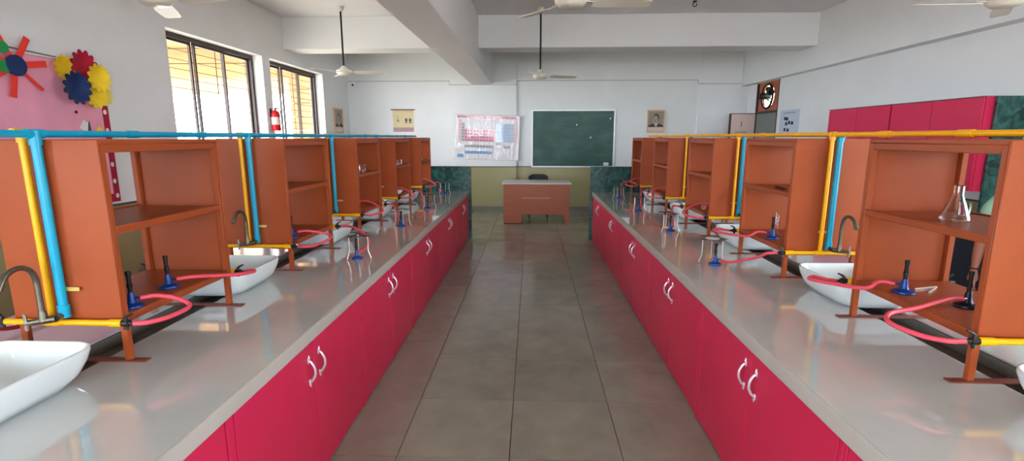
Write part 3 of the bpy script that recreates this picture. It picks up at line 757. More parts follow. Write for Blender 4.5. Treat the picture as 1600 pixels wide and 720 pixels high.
# ------------------------------------------------------------------ back wall items
t = thing('blackboard', 'green chalkboard with pale metal frame on the back wall', 'board', (0.96, YB - 0.001, 1.69))
w, h = 1.87, 1.26
B().box(-w / 2, w / 2, -0.018, 0, -h / 2, h / 2).obj('writing_surface', BOARD, t, False)
f = 0.03
fb = B(); fb.box(-w / 2 - f, -w / 2, -0.03, 0, -h / 2 - f, h / 2 + f, 0.003).box(w / 2, w / 2 + f, -0.03, 0, -h / 2 - f, h / 2 + f, 0.003).box(-w / 2, w / 2, -0.03, 0, h / 2, h / 2 + f, 0.003).box(-w / 2, w / 2, -0.03, 0, -h / 2 - f, -h / 2, 0.003)
fb.obj('frame', ALU, t, False)
B().box(-w / 2, w / 2, -0.08, -0.03, -h / 2 - f, -h / 2 - f + 0.012, 0.002).obj('chalk_ledge', ALU, t, False)
CHALK = mat('faint_chalk', (72, 112, 104), 0.8); CHALKW = mat('chalk_white', (214, 222, 218), 0.8)
rr = random.Random(3)
b = B()
for row, (x0, x1) in enumerate(((-0.30, 0.50), (-0.25, 0.70), (-0.25, 0.62), (-0.30, 0.12))):
    x = x0; z = 0.56 - row * 0.075
    while x < x1:
        L = rr.uniform(0.03, 0.07)
        P = [(x + L * q / 4, -0.0185, z + rr.uniform(-0.018, 0.018)) for q in range(5)]
        b.tube(P, 0.0022, 4); x += L + rr.uniform(0.01, 0.035)
for P in ([(-0.82, 0.28), (-0.79, 0.40), (-0.77, 0.42), (-0.72, 0.34)], [(-0.80, 0.33), (-0.70, 0.36)], [(-0.88, 0.29), (-0.84, 0.33), (-0.86, 0.38)]):
    b.tube([(x, -0.0185, z) for x, z in P], 0.0028, 4)
b.obj('chalk_writing', CHALK, t, kind='stuff', label='faint smeared rows of chalk writing')
b = B()
for x, z in ((0.08, 0.32), (0.41, 0.03), (0.85, 0.46)): b.lathe([(0, 0.004), (0.016, 0.002), (0.018, 0)], (0, 0, 0), 10) if False else b.box(x - 0.014, x + 0.014, -0.021, -0.018, z - 0.016, z + 0.016, 0.001)
b.obj('chalk_spot', CHALKW, t, False)
o = B().box(-0.06, 0.06, -0.025, 0.025, 0, 0.075, 0.012, 2).obj('board_duster', WHITE); tag(o, 'white board duster on the chalk ledge', 'duster'); o.location = (1.735, YB - 0.056, 1.0725 - 0.0)

# glossy element chart, hung slightly crooked
t = thing('element_chart', 'glossy plastic-covered chart of pink and blue squares on the back wall', 'chart', (-1.045, YB - 0.053, 1.72), (0, math.radians(2.0), 0))
cw, ch = 1.50, 1.02
def chart_mat():
    m = mat('chart_plastic', (222, 216, 222), 0.22, coat=0.8)
    nt = m.node_tree; b_ = nt.nodes['Principled BSDF']
    tc = nt.nodes.new('ShaderNodeTexCoord'); mp = nt.nodes.new('ShaderNodeMapping'); mp.inputs['Scale'].default_value = (5, 1, 1.6); mp.inputs['Rotation'].default_value = (0, 0.35, 0)
    n = nt.nodes.new('ShaderNodeTexNoise'); n.inputs['Scale'].default_value = 1.6; n.inputs['Detail'].default_value = 3
    bp = nt.nodes.new('ShaderNodeBump'); bp.inputs['Strength'].default_value = 0.9; bp.inputs['Distance'].default_value = 0.05
    nt.links.new(tc.outputs['Object'], mp.inputs['Vector']); nt.links.new(mp.outputs['Vector'], n.inputs['Vector'])
    nt.links.new(n.outputs['Fac'], bp.inputs['Height']); nt.links.new(bp.outputs['Normal'], b_.inputs['Normal']); nt.links.new(bp.outputs['Normal'], b_.inputs['Coat Normal'])
    return m
CH = chart_mat()
def wavy_sheet(w, h, nx, nz, amp):
    b = B(); V = []
    for j in range(nz + 1):
        row = []
        for i in range(nx + 1):
            x, z = -w / 2 + w * i / nx, -h / 2 + h * j / nz
            d = amp * (math.sin(i * 0.9 + j * 0.35) * 0.5 + math.sin(i * 0.37 - j * 0.6 + 1) * 0.5) * math.sin(PI * j / nz)
            row.append(b.bm.verts.new((x, -0.006 - amp + d, z)))
        V.append(row)
    for j in range(nz):
        for i in range(nx): b.bm.faces.new((V[j][i], V[j][i + 1], V[j + 1][i + 1], V[j + 1][i]))
    g = bmesh.ops.extrude_face_region(b.bm, geom=list(b.bm.faces))
    for v in g['geom']:
        if isinstance(v, bmesh.types.BMVert): v.co.y += 0.002
    return b
wavy_sheet(cw, ch, 40, 26, 0.004).obj('sheet', CH, t)
B().tube([(-cw / 2 - 0.06, -0.012, ch / 2), (cw / 2 + 0.06, -0.012, ch / 2)], 0.011, 8).obj('top_rod', WHITE, t)
B().tube([(-cw / 2 - 0.06, -0.012, -ch / 2), (cw / 2 + 0.06, -0.012, -ch / 2)], 0.011, 8).obj('bottom_rod', WHITE, t)
B().tube([(-0.18, -0.006, ch / 2), (0, -0.003, ch / 2 + 0.06), (0.18, -0.006, ch / 2)], 0.002, 5).obj('hanging_cord', WHITE, t)
def cells(rects, m, name):
    b = B()
    for (x0, x1, z0, z1) in rects: b.box(x0, x1, -0.0165, -0.0155, z0, z1)
    b.obj(name, m, t, False, kind='stuff')
cs = 0.0715; gx0, gz0 = -0.665, 0.33
def cell(c, r): return (gx0 + c * cs, gx0 + c * cs + cs * 0.90, gz0 - r * cs, gz0 - r * cs + cs * 0.88)
PKC = mat('print_pink', (226, 140, 162), 0.3, coat=0.8); BLC = mat('print_blue', (150, 178, 210), 0.3, coat=0.8); PNC = mat('print_pale_red', (226, 176, 180), 0.3, coat=0.8)
DKC = mat('print_dark', (92, 88, 104), 0.35, coat=0.5); RDT = mat('print_red', (214, 110, 118), 0.3, coat=0.8); SKY = mat('print_cyan', (110, 166, 208), 0.3, coat=0.8); GRY = mat('print_grey', (168, 168, 178), 0.3, coat=0.8)
cells([cell(c, r) for c in range(2, 12) for r in range(3, 7)], PKC, 'pink_squares')
cells([cell(c, r) for c in range(12, 18) for r in range(1, 7) if c - 11 >= r - 3 or r > 2], BLC, 'blue_squares')
cells([cell(0, r) for r in range(0, 7)] + [cell(18, r) for r in range(0, 7)], PNC, 'pale_red_squares')
cells([(x0 + .01, x0 + .03, z0 + .012, z0 + .036) for (x0, x1, z0, z1) in [cell(1, r) for r in range(1, 7)] + [cell(c, r) for c in range(2, 12) for r in (3, 4, 5, 6)] + [cell(c, 8) for c in range(2, 17)]], DKC, 'square_marks')
cells([cell(1, r) for r in range(1, 7)] + [cell(c, 8) for c in range(2, 17)], GRY, 'grey_squares')
cells([cell(c, 10) for c in range(2, 11)] + [(-0.69, -0.55, -0.48, -0.40)], SKY, 'cyan_squares')
rr = random.Random(5); hb = []; x = -0.70
while x < 0.66:
    wd = rr.uniform(0.02, 0.04); hb.append((x, x + wd, 0.435, 0.485)); x += wd + 0.012
cells(hb, RDT, 'heading_marks')

def framed_portrait(loc, rotz, label, w=0.36, h=0.50, mono=True, tilt=0.0):
    """framed monochrome head-and-shoulders print; local: x right, z up, -y out of the wall"""
    t = thing('portrait_frame', label, 'picture', loc, (tilt, 0, rotz), group='framed portraits')
    f = 0.022; FR = mat('pale_wood_frame', (222, 176, 138), 0.45)
    fb = B(); fb.box(-w / 2, -w / 2 + f, -0.03, 0, -h / 2, h / 2, 0.003).box(w / 2 - f, w / 2, -0.03, 0, -h / 2, h / 2, 0.003).box(-w / 2 + f, w / 2 - f, -0.03, 0, h / 2 - f, h / 2, 0.003).box(-w / 2 + f, w / 2 - f, -0.03, 0, -h / 2, -h / 2 + f, 0.003)
    fb.obj('frame', FR, t, False)
    B().box(-w / 2 + f, w / 2 - f, -0.016, -0.001, -h / 2 + f, h / 2 - f).obj('mount', mat('print_caption_paper', (222, 206, 190), 0.6), t, False)
    zb = -h / 2 + 0.125
    pr = B().box(-w / 2 + f + 0.004, w / 2 - f - 0.004, -0.017, -0.016, zb, h / 2 - f - 0.004).obj('print', mat('print_sepia', (156, 142, 122), 0.5, var=0.12, scale=8), t, False)
    def ell(cx, cz, rx, rz, n=20, a0=0, a1=2 * PI): return [(cx + rx * math.cos(a0 + (a1 - a0) * i / n), 0, cz + rz * math.sin(a0 + (a1 - a0) * i / n)) for i in range(n)]
    def flat(pts, y, m, nm): B().prism([(p_[0], y, p_[2]) for p_ in pts], (0, 0.0005, 0)).obj(nm, m, pr, False)
    D1 = mat('print_coat_dark', (58, 54, 58), 0.6); D2 = mat('print_hair', (84, 76, 68), 0.6); L1 = mat('print_face', (176, 162, 142), 0.6); L2 = mat('print_shirt', (206, 198, 184), 0.6)
    e = w / 2 - f - 0.006
    flat([(-e, 0, zb + 0.002), (e, 0, zb + 0.002), (e, 0, zb + 0.035), (e * 0.5, 0, zb + 0.075), (-e * 0.45, 0, zb + 0.075), (-e, 0, zb + 0.03)], -0.0178, D1, 'printed_coat')
    flat([(-0.045, 0, zb + 0.085), (0.05, 0, zb + 0.085), (0.012, 0, zb + 0.004), (0.0, 0, zb + 0.004)], -0.0184, L2, 'printed_shirt')
    flat(ell(0.005, zb + 0.205, 0.072, 0.098), -0.0184, D2, 'printed_hair')
    flat(ell(-0.010, zb + 0.165, 0.060, 0.088), -0.0190, L1, 'printed_face')
    for cx in (-0.038, 0.012): flat([(cx - 0.015, 0, zb + 0.178), (cx + 0.015, 0, zb + 0.178), (cx + 0.013, 0, zb + 0.190), (cx - 0.013, 0, zb + 0.190)], -0.0196, D2, 'printed_eye')
    flat([(-0.022, 0, zb + 0.135), (0.000, 0, zb + 0.135), (-0.012, 0, zb + 0.175)], -0.0196, D2, 'printed_nose')
    flat([(-0.036, 0, zb + 0.110), (0.014, 0, zb + 0.110), (0.010, 0, zb + 0.119), (-0.032, 0, zb + 0.119)], -0.0196, D2, 'printed_mouth')
framed_portrait((2.850, YB - 0.004, 2.085), 0, 'framed sepia head-and-shoulders portrait right of the chalkboard', 0.40, 0.51, tilt=0.03)
framed_portrait((XL + 0.004, 11.24, 2.09), PI / 2, 'framed grey portrait on the left wall beyond the windows', 0.50, 0.53)
# small yellow poster left
t = thing('wall_poster', 'small yellow and mauve rolled poster on the back wall left', 'poster', (-3.02, YB - 0.002, 2.10))
B().box(-0.245, 0.245, -0.006, -0.003, -0.25, 0.25).obj('sheet', mat('poster_yellow', (222, 206, 160), 0.5, var=0.05, scale=5), t, False)
B().tube([(-0.285, -0.010, 0.258), (0.285, -0.010, 0.258)], 0.010, 8).obj('top_rod', FRAME, t)
B().box(-0.242, 0.242, -0.0068, -0.006, -0.248, -0.15).obj('mauve_band', mat('poster_mauve', (176, 142, 152), 0.5), t, False)
B().box(-0.242, 0.242, -0.0068, -0.006, 0.20, 0.248).obj('heading_band', mat('poster_peach', (224, 190, 150), 0.5), t, False)
gm = B(); gm.prism([(-0.16, -0.0075, -0.02), (-0.09, -0.0075, -0.02), (-0.10, -0.0075, 0.02), (-0.125, -0.0075, 0.05), (-0.15, -0.0075, 0.02)], (0, 0.001, 0)).box(-0.13, -0.12, -0.0075, -0.0065, 0.05, 0.12); gm.obj('green_drawing', mat('poster_green', (120, 164, 100), 0.5), t, False)
for x in (0.07, 0.165):
    gm = B(); gm.prism([(x + 0.035 * math.cos(a * PI / 5), -0.0075, 0.02 + (0.055 if a % 2 else 0.035) * math.sin(a * PI / 5)) for a in range(10)], (0, 0.001, 0)).box(x - 0.03, x + 0.03, -0.0075, -0.0065, -0.05, -0.03); gm.obj('dark_drawing', mat('poster_dark', (96, 98, 90), 0.5), t, False)
# conduit and wall camera
COND = mat('conduit_grey', (178, 178, 178), 0.5)
t = thing('wall_conduit', 'thin grey cable conduit running across the back wall', 'conduit', (0, YB, 2.94))
pts = [(-4.28, -0.008, 0.06), (-1.91, -0.008, 0.06), (-1.91, -0.008, -0.03), (-1.91, -0.058, -0.03), (-0.352, -0.058, -0.03), (-0.352, -0.008, -0.03), (-0.352, -0.008, 0.06), (3.75, -0.008, 0.06), (3.768, -0.008, -0.03), (3.768, -0.058, -0.03), (4.73, -0.058, -0.03)]
for a, c in zip(pts, pts[1:]): B().quadbox(a, c, 0.014, 0.014, up=(0, 0, 1) if abs(a[2] - c[2]) < 0.02 else (0, 1, 0)).obj('conduit_length', COND, t, False)
t = thing('security_camera', 'small white bullet camera high in the back left corner', 'camera', (-4.14, YB - 0.001, 2.95))
B().box(-0.05, 0.05, -0.03, 0, -0.05, 0.05, 0.006).obj('mount', WHITE, t); B().tube([(0, -0.03, 0), (0.0, -0.07, -0.01)], 0.014, 8).obj('arm', WHITE, t)
B().tube([(0.0, -0.05, -0.02), (0.03, -0.20, -0.05)], 0.032, 14).obj('housing', WHITE, t); B().tube([(0.03, -0.20, -0.05), (0.031, -0.206, -0.0512)], 0.024, 14).obj('lens', BLACK, t)

# teacher desk and chair
t = thing('teacher_desk', 'brown wooden teacher desk with pale top in front of the back wall', 'desk', (0.10, 10.0, 0))
B().box(-0.69, 0.69, -0.03, 0.62, 0.805, 0.845, 0.004).obj('desk_top', DTOP, t, False)
B().box(-0.66, 0.66, 0.0, 0.02, 0.20, 0.804).obj('front_panel', WOOD, t, False)
B().box(-0.30, 0.28, -0.006, 0.0, 0.520, 0.540, 0.001).obj('moulding', mat('desk_pale_strip', (196, 140, 104), 0.4), t, False)
B().box(-0.66, -0.29, -0.0, 0.60, 0.02, 0.199).obj('pedestal', WOOD, t, False); B().box(-0.66, -0.29, 0.021, 0.60, 0.1995, 0.804).obj('drawer_unit', WOOD, t, False)
B().box(-0.65, -0.30, 0.01, 0.59, 0.0, 0.02).obj('plinth', BLACK, t, False)
for yy in (0.021, 0.54): B().box(0.58, 0.655, yy, yy + 0.06, 0.0, 0.804).obj('leg', WOOD, t, False)
B().box(0.58, 0.655, 0.0, 0.0205, 0.0, 0.199).obj('leg', WOOD, t, False)
t = thing('desk_chair', 'black chair behind the teacher desk, only its backrest showing', 'chair', (0.15, 10.95, 0))
sb = B(); sb.loft([rrect(0.44, 0.42, 0.08, z) for z in (0.43, 0.47)]); sb.obj('seat', CHAIRB, t)
bk = B(); loops = []
for i in range(9):
    a = -1 + i / 4; x = 0.215 * a; yb = 0.20 + 0.03 * (1 - a * a); top = 0.925 - 0.05 * a ** 4 ; bot = 0.60
    loops.append([(x, yb - 0.012, bot), (x, yb + 0.012, bot), (x, yb + 0.022, top), (x, yb - 0.002, top)])
bk.loft(loops).obj('backrest', CHAIRB, t)
for x in (-0.18, 0.18):
    for yy in (-0.17, 0.18): B().tube([(x, yy, 0.43), (x * 1.1, yy * 1.1, 0)], 0.013, 8).obj('leg', BLACK, t)
    B().tube([(x, 0.18, 0.44), (x, 0.215, 0.70)], 0.011, 8).obj('back_support', BLACK, t)

# ------------------------------------------------------------------ left wall items: pink display board, flowers, extinguisher
BZ0, BZ1, BY0, BY1 = 1.075, 2.42, 2.75, 5.06
t = thing('display_board', 'pink cloth display board with white-dotted crimson border on the left wall', 'board', (XL + 0.001, BY0, BZ0))
L, Hh = BY1 - BY0, BZ1 - BZ0
B().box(0, 0.012, 0, L, 0, Hh).obj('backing', BORD, t, False)
b = B(); V = []
for j in range(13):
    row = []
    for i in range(41):
        y = 0.085 + (L - 0.17) * i / 40; z = 0.085 + (Hh - 0.09) * j / 12
        row.append(b.bm.verts.new((0.020 + 0.006 * math.sin(i * 1.1) * math.sin(i * 0.37 + 1) * (0.4 + j / 20), y, z)))
    V.append(row)
for j in range(12):
    for i in range(40): b.bm.faces.new((V[j][i], V[j][i + 1], V[j + 1][i + 1], V[j + 1][i]))
g = bmesh.ops.extrude_face_region(b.bm, geom=list(b.bm.faces))
for v in g['geom']:
    if isinstance(v, bmesh.types.BMVert): v.co.x -= 0.004
b.obj('pink_cloth', PINK, t)
DOT = B().prism([(0, 0.02 * math.cos(a * PI / 8), 0.024 * math.sin(a * PI / 8)) for a in range(16)], (0.0012, 0, 0)).mesh('white_dot', WHITE, False)
for z in [0.06, 0.21, 0.60 - 0.05, 0.36 + 0.02, 0.72, 0.90, 1.07, 1.24]: link('white_dot', DOT, t, loc=(0.0122, L - 0.045 + (0.01 if z < 0.1 else 0), z))
for i in range(11): link('white_dot', DOT, t, loc=(0.0122, L - 0.16 - i * 0.19, 0.042))
def scallop(n, R, depth, m, name):
    b = B(); c = b.bm.verts.new((0.0, 0, 0)); rings = []
    N = n * 6
    for r, d in ((0.35, 0.10), (0.6, 0.35), (0.82, 0.75), (1.0, 1.0)):
        ring = []
        for k in range(N):
            a = 2 * PI * k / N
            q = r * (1 + (0.26 * (abs(math.sin(n * a / 2)) - 0.5) if r == 1.0 else 0))
            ring.append(b.bm.verts.new((depth * d, R * q * math.cos(a), R * q * math.sin(a))))
        rings.append(ring)
    for k in range(N): b.bm.faces.new((c, rings[0][k], rings[0][(k + 1) % N]))
    for a_, b_ in zip(rings, rings[1:]):
        for k in range(N): b.bm.faces.new((a_[k], a_[(k + 1) % N], b_[(k + 1) % N], b_[k]))
    g = bmesh.ops.extrude_face_region(b.bm, geom=list(b.bm.faces))
    for v in g['geom']:
        if isinstance(v, bmesh.types.BMVert): v.co.x -= 0.003
    return b.mesh(name, m)
FX = XL + 0.034
for (y, z, R, m, lab, dx) in ((4.585, 2.345, 0.105, YPAP, 'yellow cup-shaped paper flower, leftmost on the pink board corner', 0.0),
                          (4.785, 2.385, 0.135, RPAP, 'crimson scalloped paper flower at the top of the pink board', 0.047),
                          (4.935, 2.295, 0.120, YPAP, 'yellow paper flower right of the crimson one', 0.094),
                          (4.675, 2.180, 0.135, BPAP, 'dark blue scalloped paper flower below the crimson one', 0.096),
                          (4.870, 2.135, 0.120, YPAP, 'yellow paper flower right of the blue one, lowest of the bunch', 0.048),
                          (4.955, 2.145, 0.105, mat('pale_yellow_paper', (238, 222, 120), 0.7), 'pale yellow paper flower behind the lowest yellow one', 0.0)):
    o = link('paper_flower', scallop(12, R, 0.045, m, 'paper_flower')); tag(o, lab, 'paper flower', 'paper flowers on the pink board'); o.location = (FX + dx, y * (1 - dx / 4.266), 1.73 + (z - 1.73) * (1 - dx / 4.266))
t = thing('paper_rosette', 'red paper rosette with dark blue centre at the left picture edge', 'decoration', (XL + 0.040, 4.155, 2.31))
for a in (10, 62, 118, 160, 208, 255, 318):
    q = math.radians(a); d = Vector((0, math.cos(q), math.sin(q)))
    B().quadbox(d * 0.05 + Vector((0.004, 0, 0)), d * 0.27 + Vector((0.016, 0, 0)), 0.055 if a not in (318, 160) else 0.03, 0.003, up=(1, 0, 0)).obj('red_strip', OPAP, t, False)
B().prism([(0.0, 0.085 * math.cos(a * PI / 12), 0.085 * math.sin(a * PI / 12)) for a in range(24)], (0.02, 0, 0)).obj('blue_centre', BPAP, t, False)
for yy, zz in ((-0.10, -0.02), (-0.09, 0.13)): B().prism([(0.012, yy + 0.05 * math.cos(a * PI / 8), zz + 0.05 * math.sin(a * PI / 8)) for a in range(16)], (0.004, 0, 0)).obj('green_disc', GPAP, t, False)
t = thing('paper_cutout', 'small white and black paper cut-out stuck on the pink cloth', 'decoration', (XL + 0.030, 4.73, 1.86))
B().prism([(0, -0.05, -0.05), (0, 0.03, -0.09), (0, 0.06, 0.0), (0, 0.0, 0.03)], (0.003, 0, 0)).obj('white_shape', WHITE, t, False)
B().prism([(0.0035, 0.03, -0.10), (0.0035, 0.075, -0.09), (0.0035, 0.065, 0.02), (0.0035, 0.05, 0.0)], (0.002, 0, 0)).obj('dark_shape', mat('slate_paper', (70, 84, 110), 0.7), t, False)
B().prism([(0, -0.06 + 0.015 * math.cos(a * PI / 5), 0.10 + 0.015 * math.sin(a * PI / 5)) for a in range(10)], (0.003, 0, 0)).obj('black_dot', BLACK, t, False)
o = B().prism([(0, 0.03 * math.cos(a * PI / 6) * (1.3 if a % 2 else 0.8), 0.03 * math.sin(a * PI / 6) * (1.3 if a % 2 else 0.8)) for a in range(12)], (0.004, 0, 0)).obj('paper_star', YPAP, None, False)
tag(o, 'tiny yellow paper star low on the pink cloth', 'decoration'); o.location = (XL + 0.030, 4.90, 1.80)
o = B().tube([(0, -0.2, 0.03), (0.0, 0.55, 0.0)], 0.006, 6).obj('top_batten', MGREY); tag(o, 'thin grey batten along the top of the pink board', 'batten'); o.location = (XL + 0.008, 4.2, 2.432)

t = thing('fire_extinguisher', 'red fire extinguisher hung on the pier between the windows', 'extinguisher', (XL + 0.085, 8.315, 1.83))
B().lathe([(0, 0), (0.060, 0.0), (0.068, 0.012), (0.068, 0.27), (0.055, 0.305), (0.025, 0.325), (0.02, 0.34), (0, 0.34)], n=24).obj('cylinder', EXRED, t)
B().lathe([(0.0690, 0.10), (0.0690, 0.22)], n=24).obj('label_band', mat('label_pale', (226, 206, 196), 0.5), t)
B().tube([(0, 0, 0.34), (0, 0, 0.375)], 0.016, 10).obj('valve', BLACK, t)
B().quadbox((0, -0.02, 0.38), (0.02, 0.06, 0.40), 0.018, 0.008).quadbox((0, -0.02, 0.37), (0.02, 0.06, 0.365), 0.018, 0.006).obj('squeeze_handle', BLACK, t)
B().tube(smooth_path([(0.0, 0.015, 0.36), (0.04, 0.065, 0.34), (0.05, 0.085, 0.22), (0.045, 0.085, 0.10)], 6), 0.008, 8).obj('discharge_hose', BLACK, t)
B().box(-0.083, -0.066, -0.02, 0.02, 0.22, 0.36).obj('wall_bracket', BLACK, t, False)

# ------------------------------------------------------------------ right wall items
def pull(): return B().box(-0.012, 0.0, -0.006, 0.006, -0.02, 0.02, 0.003).mesh('knob', HANDLE)
KM = pull()
for i, (y0, y1) in enumerate(((5.335, 6.645), (6.665, 7.99))):
    t = thing('wall_cabinet', ('crimson two-door wall cabinet beside the green granite panel', 'crimson two-door wall cabinet nearer the back corner')[i], 'cabinet', (4.5, y0, 1.18), group='wall cabinets on the right wall')
    B().box(0.02, 0.399, 0, y1 - y0, 0, 0.945).obj('carcass', RED, t, False)
    w = (y1 - y0) / 2
    for k in range(2):
        d = B().box(0, 0.019, k * w + 0.004, (k + 1) * w - 0.004, 0.003, 0.942, 0.0015).obj('door', RED, t, False)
        link('knob', KM, d, loc=(0, w + (-0.05 if k == 0 else 0.05), 0.22))
    B().box(-0.01, 0.399, 0.0, y1 - y0, 0.946, 0.954).obj('top_strip', MGREY, t, False)
t = thing('granite_upright', 'green granite upright slab at the near end of the wall cabinets', 'panel', (4.60, 5.29, 0.861))
B().box(0, 0.299, 0, 0.035, 0, 1.268, 0.002).obj('slab', GRAN, t, False)
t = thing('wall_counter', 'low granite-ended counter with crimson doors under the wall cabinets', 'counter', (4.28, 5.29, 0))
B().box(0, 0.62, 0, 0.035, 0, 0.82).obj('end_slab', mat('shaded_granite', (22, 30, 42), 0.5), t, False)  # granite end slab, its shadow put into a darker colour
B().box(-0.02, 0.62, 0, 2.70, 0.82, 0.86, 0.003).obj('counter_top', GRAN, t, False)
B().box(0.022, 0.61, 0.036, 2.70, 0.0, 0.819).obj('carcass', RED, t, False)
for k in range(4):
    a = 0.04 + k * 0.665; B().box(0.002, 0.021, a + 0.004, a + 0.658, 0.06, 0.812, 0.0015).obj('door', RED, t, False)
t = thing('notice_sheet', 'white notice sheet with small dark pictures on the right wall', 'poster', (XR - 0.001, 10.03, 2.02))
B().box(-0.004, 0, -0.40, 0.33, -0.26, 0.22).obj('sheet', mat('notice_paper', (196, 206, 222), 0.6), t, False)
rr = random.Random(11); b = B()
for yy, zz in ((0.12, 0.06), (0.04, 0.05), (-0.05, -0.02), (-0.16, -0.03), (0.06, -0.04), (0.10, -0.15), (-0.02, -0.16)): b.box(-0.005, -0.004, yy - 0.04, yy + 0.04, zz - 0.03, zz + 0.03)
b.obj('printed_pictures', BLACK, t, False); b = B()
for i in range(9): b.box(-0.005, -0.004, 0.20 - i * 0.05 - 0.035, 0.20 - i * 0.05, 0.155, 0.17)
b.obj('heading_marks', DKC, t, False, kind='stuff')
# door with exhaust fan panel above
d1 = bpy.data.objects.new('door_1', None); COL.objects.link(d1); d1.location = (XR, DY0, 0); struct(d1, 'grey door under an orange ventilator panel in the far right corner', 'door')
W1 = DY1 - DY0
B().box(0.0, 0.12, 0.0, 0.05, 0, 2.86).box(0.0, 0.12, W1 - 0.05, W1, 0, 2.86).box(0.0, 0.12, 0.05, W1 - 0.05, 2.22, 2.27).obj('door_frame', FRAME, d1, False)
B().box(0.015, 0.05, 0.0505, W1 - 0.0505, 0.005, 2.218).obj('door_leaf', GREYD, d1, False)
lf = B().box(-0.52, -0.005, -0.035, 0.0, 0.005, 2.225).obj('open_leaf', PALE, d1, False, label='pale door leaf standing open against the room'); lf.location = (0, W1 - 0.0, 0)
B().box(-0.552, -0.521, -0.042, 0.007, 0.005, 2.235).box(-0.004, 0.0, -0.042, 0.007, 0.005, 2.235).box(-0.521, -0.005, -0.04, 0.004, 2.226, 2.24).obj('leaf_edging', FRAME, lf, False)
B().box(-0.42, -0.16, -0.037, -0.0352, 1.72, 1.86).obj('notice_print', mat('notice_beige', (196, 172, 160), 0.6), lf, False); B().box(-0.30, -0.28, -0.037, -0.0352, 1.95, 2.06).obj('door_mark', MGREY, lf, False)
# ventilator panel with a round hole
t = thing('ventilator_panel', 'orange plywood panel above the grey door holding the exhaust fan', 'panel', (XR + 0.035, (DY0 + DY1) / 2, 2.565))
hw, hh, R0 = W1 / 2 - 0.051, 0.294, 0.235
b = B(); N = 48
def sq(a):
    c, s_ = math.cos(a), math.sin(a); k = min(hw / abs(c) if abs(c) > 1e-6 else 1e9, hh / abs(s_) if abs(s_) > 1e-6 else 1e9); return (c * k, s_ * k)
angs = sorted(set([2 * PI * k / N for k in range(N)] + [math.atan2(hh, hw), PI - math.atan2(hh, hw), PI + math.atan2(hh, hw), 2 * PI - math.atan2(hh, hw)]))
lp = [[], [], [], []]
for a in angs:
    y, z = sq(a)
    lp[0].append((0, R0 * math.cos(a), R0 * math.sin(a))); lp[1].append((0, y, z)); lp[2].append((0.02, y, z)); lp[3].append((0.02, R0 * math.cos(a), R0 * math.sin(a)))
b.loft(lp + [lp[0]], False, False); b.obj('plywood', PLY, t, False)
t = thing('exhaust_fan', 'dark round exhaust fan set in the orange panel', 'exhaust fan', (XR - 0.0, (DY0 + DY1) / 2, 2.565))
b = B(); b.tube(arc((0, 0, 0), 0.245, 0, 2 * PI * 47 / 48, 47, 'yz'), 0.024, 8, closed=True); b.obj('ring', BLACK, t)
for k in range(4):
    a = k * PI / 2 + 0.6; B().quadbox((-0.05, 0.06 * math.cos(a), 0.06 * math.sin(a)), (-0.005, 0.24 * math.cos(a), 0.24 * math.sin(a)), 0.022, 0.008, up=(1, 0, 0)).obj('bracket', BLACK, t)
for k in range(5):
    a = k * 2 * PI / 5; n = Vector((0, -math.sin(a), math.cos(a))); d = Vector((0, math.cos(a), math.sin(a)))
    b = B(); b.loft([[d * r + n * q * wd + Vector((0.035 + q * 0.03 * 1, 0, 0)) + Vector((e, 0, 0)) for q, e in ((-1, 0), (1, 0), (1, 0.003), (-1, 0.003))] for r, wd in ((0.05, 0.022), (0.12, 0.045), (0.19, 0.055), (0.205, 0.04))]); b.obj('blade', BLACK, t)
B().tube([(-0.16, 0, 0), (-0.15, 0, 0), (-0.04, 0, 0), (0.06, 0, 0)], [0.05, 0.065, 0.07, 0.055], 16).obj('motor', BLACK, t)

# ------------------------------------------------------------------ person behind the right bench
def skin_mesh(name, joints, edges, m, sub=2):
    me = bpy.data.meshes.new(name); me.from_pydata([j[0] for j in joints], edges, [])
    o = bpy.data.objects.new(name, me); COL.objects.link(o)
    o.modifiers.new('skin', 'SKIN').use_smooth_shade = True
    for i, j in enumerate(joints):
        r = j[1]; me.skin_vertices[0].data[i].radius = r if isinstance(r, tuple) else (r, r)
    me.skin_vertices[0].data[0].use_root = True
    s = o.modifiers.new('sub', 'SUBSURF'); s.levels = sub; s.render_levels = sub
    dg = bpy.context.evaluated_depsgraph_get()
    out = bpy.data.meshes.new_from_object(o.evaluated_get(dg)); bpy.data.objects.remove(o)
    out.materials.clear(); out.materials.append(m)
    for p_ in out.polygons: p_.use_smooth = True
    return out
SKIN = mat('skin_brown', (150, 98, 76), 0.55); SHIRT = mat('shirt_pale_green', (150, 196, 168), 0.8); TROU = mat('trousers_navy', (22, 28, 44), 0.8); HAIR = mat('hair_black', (20, 17, 16), 0.5)
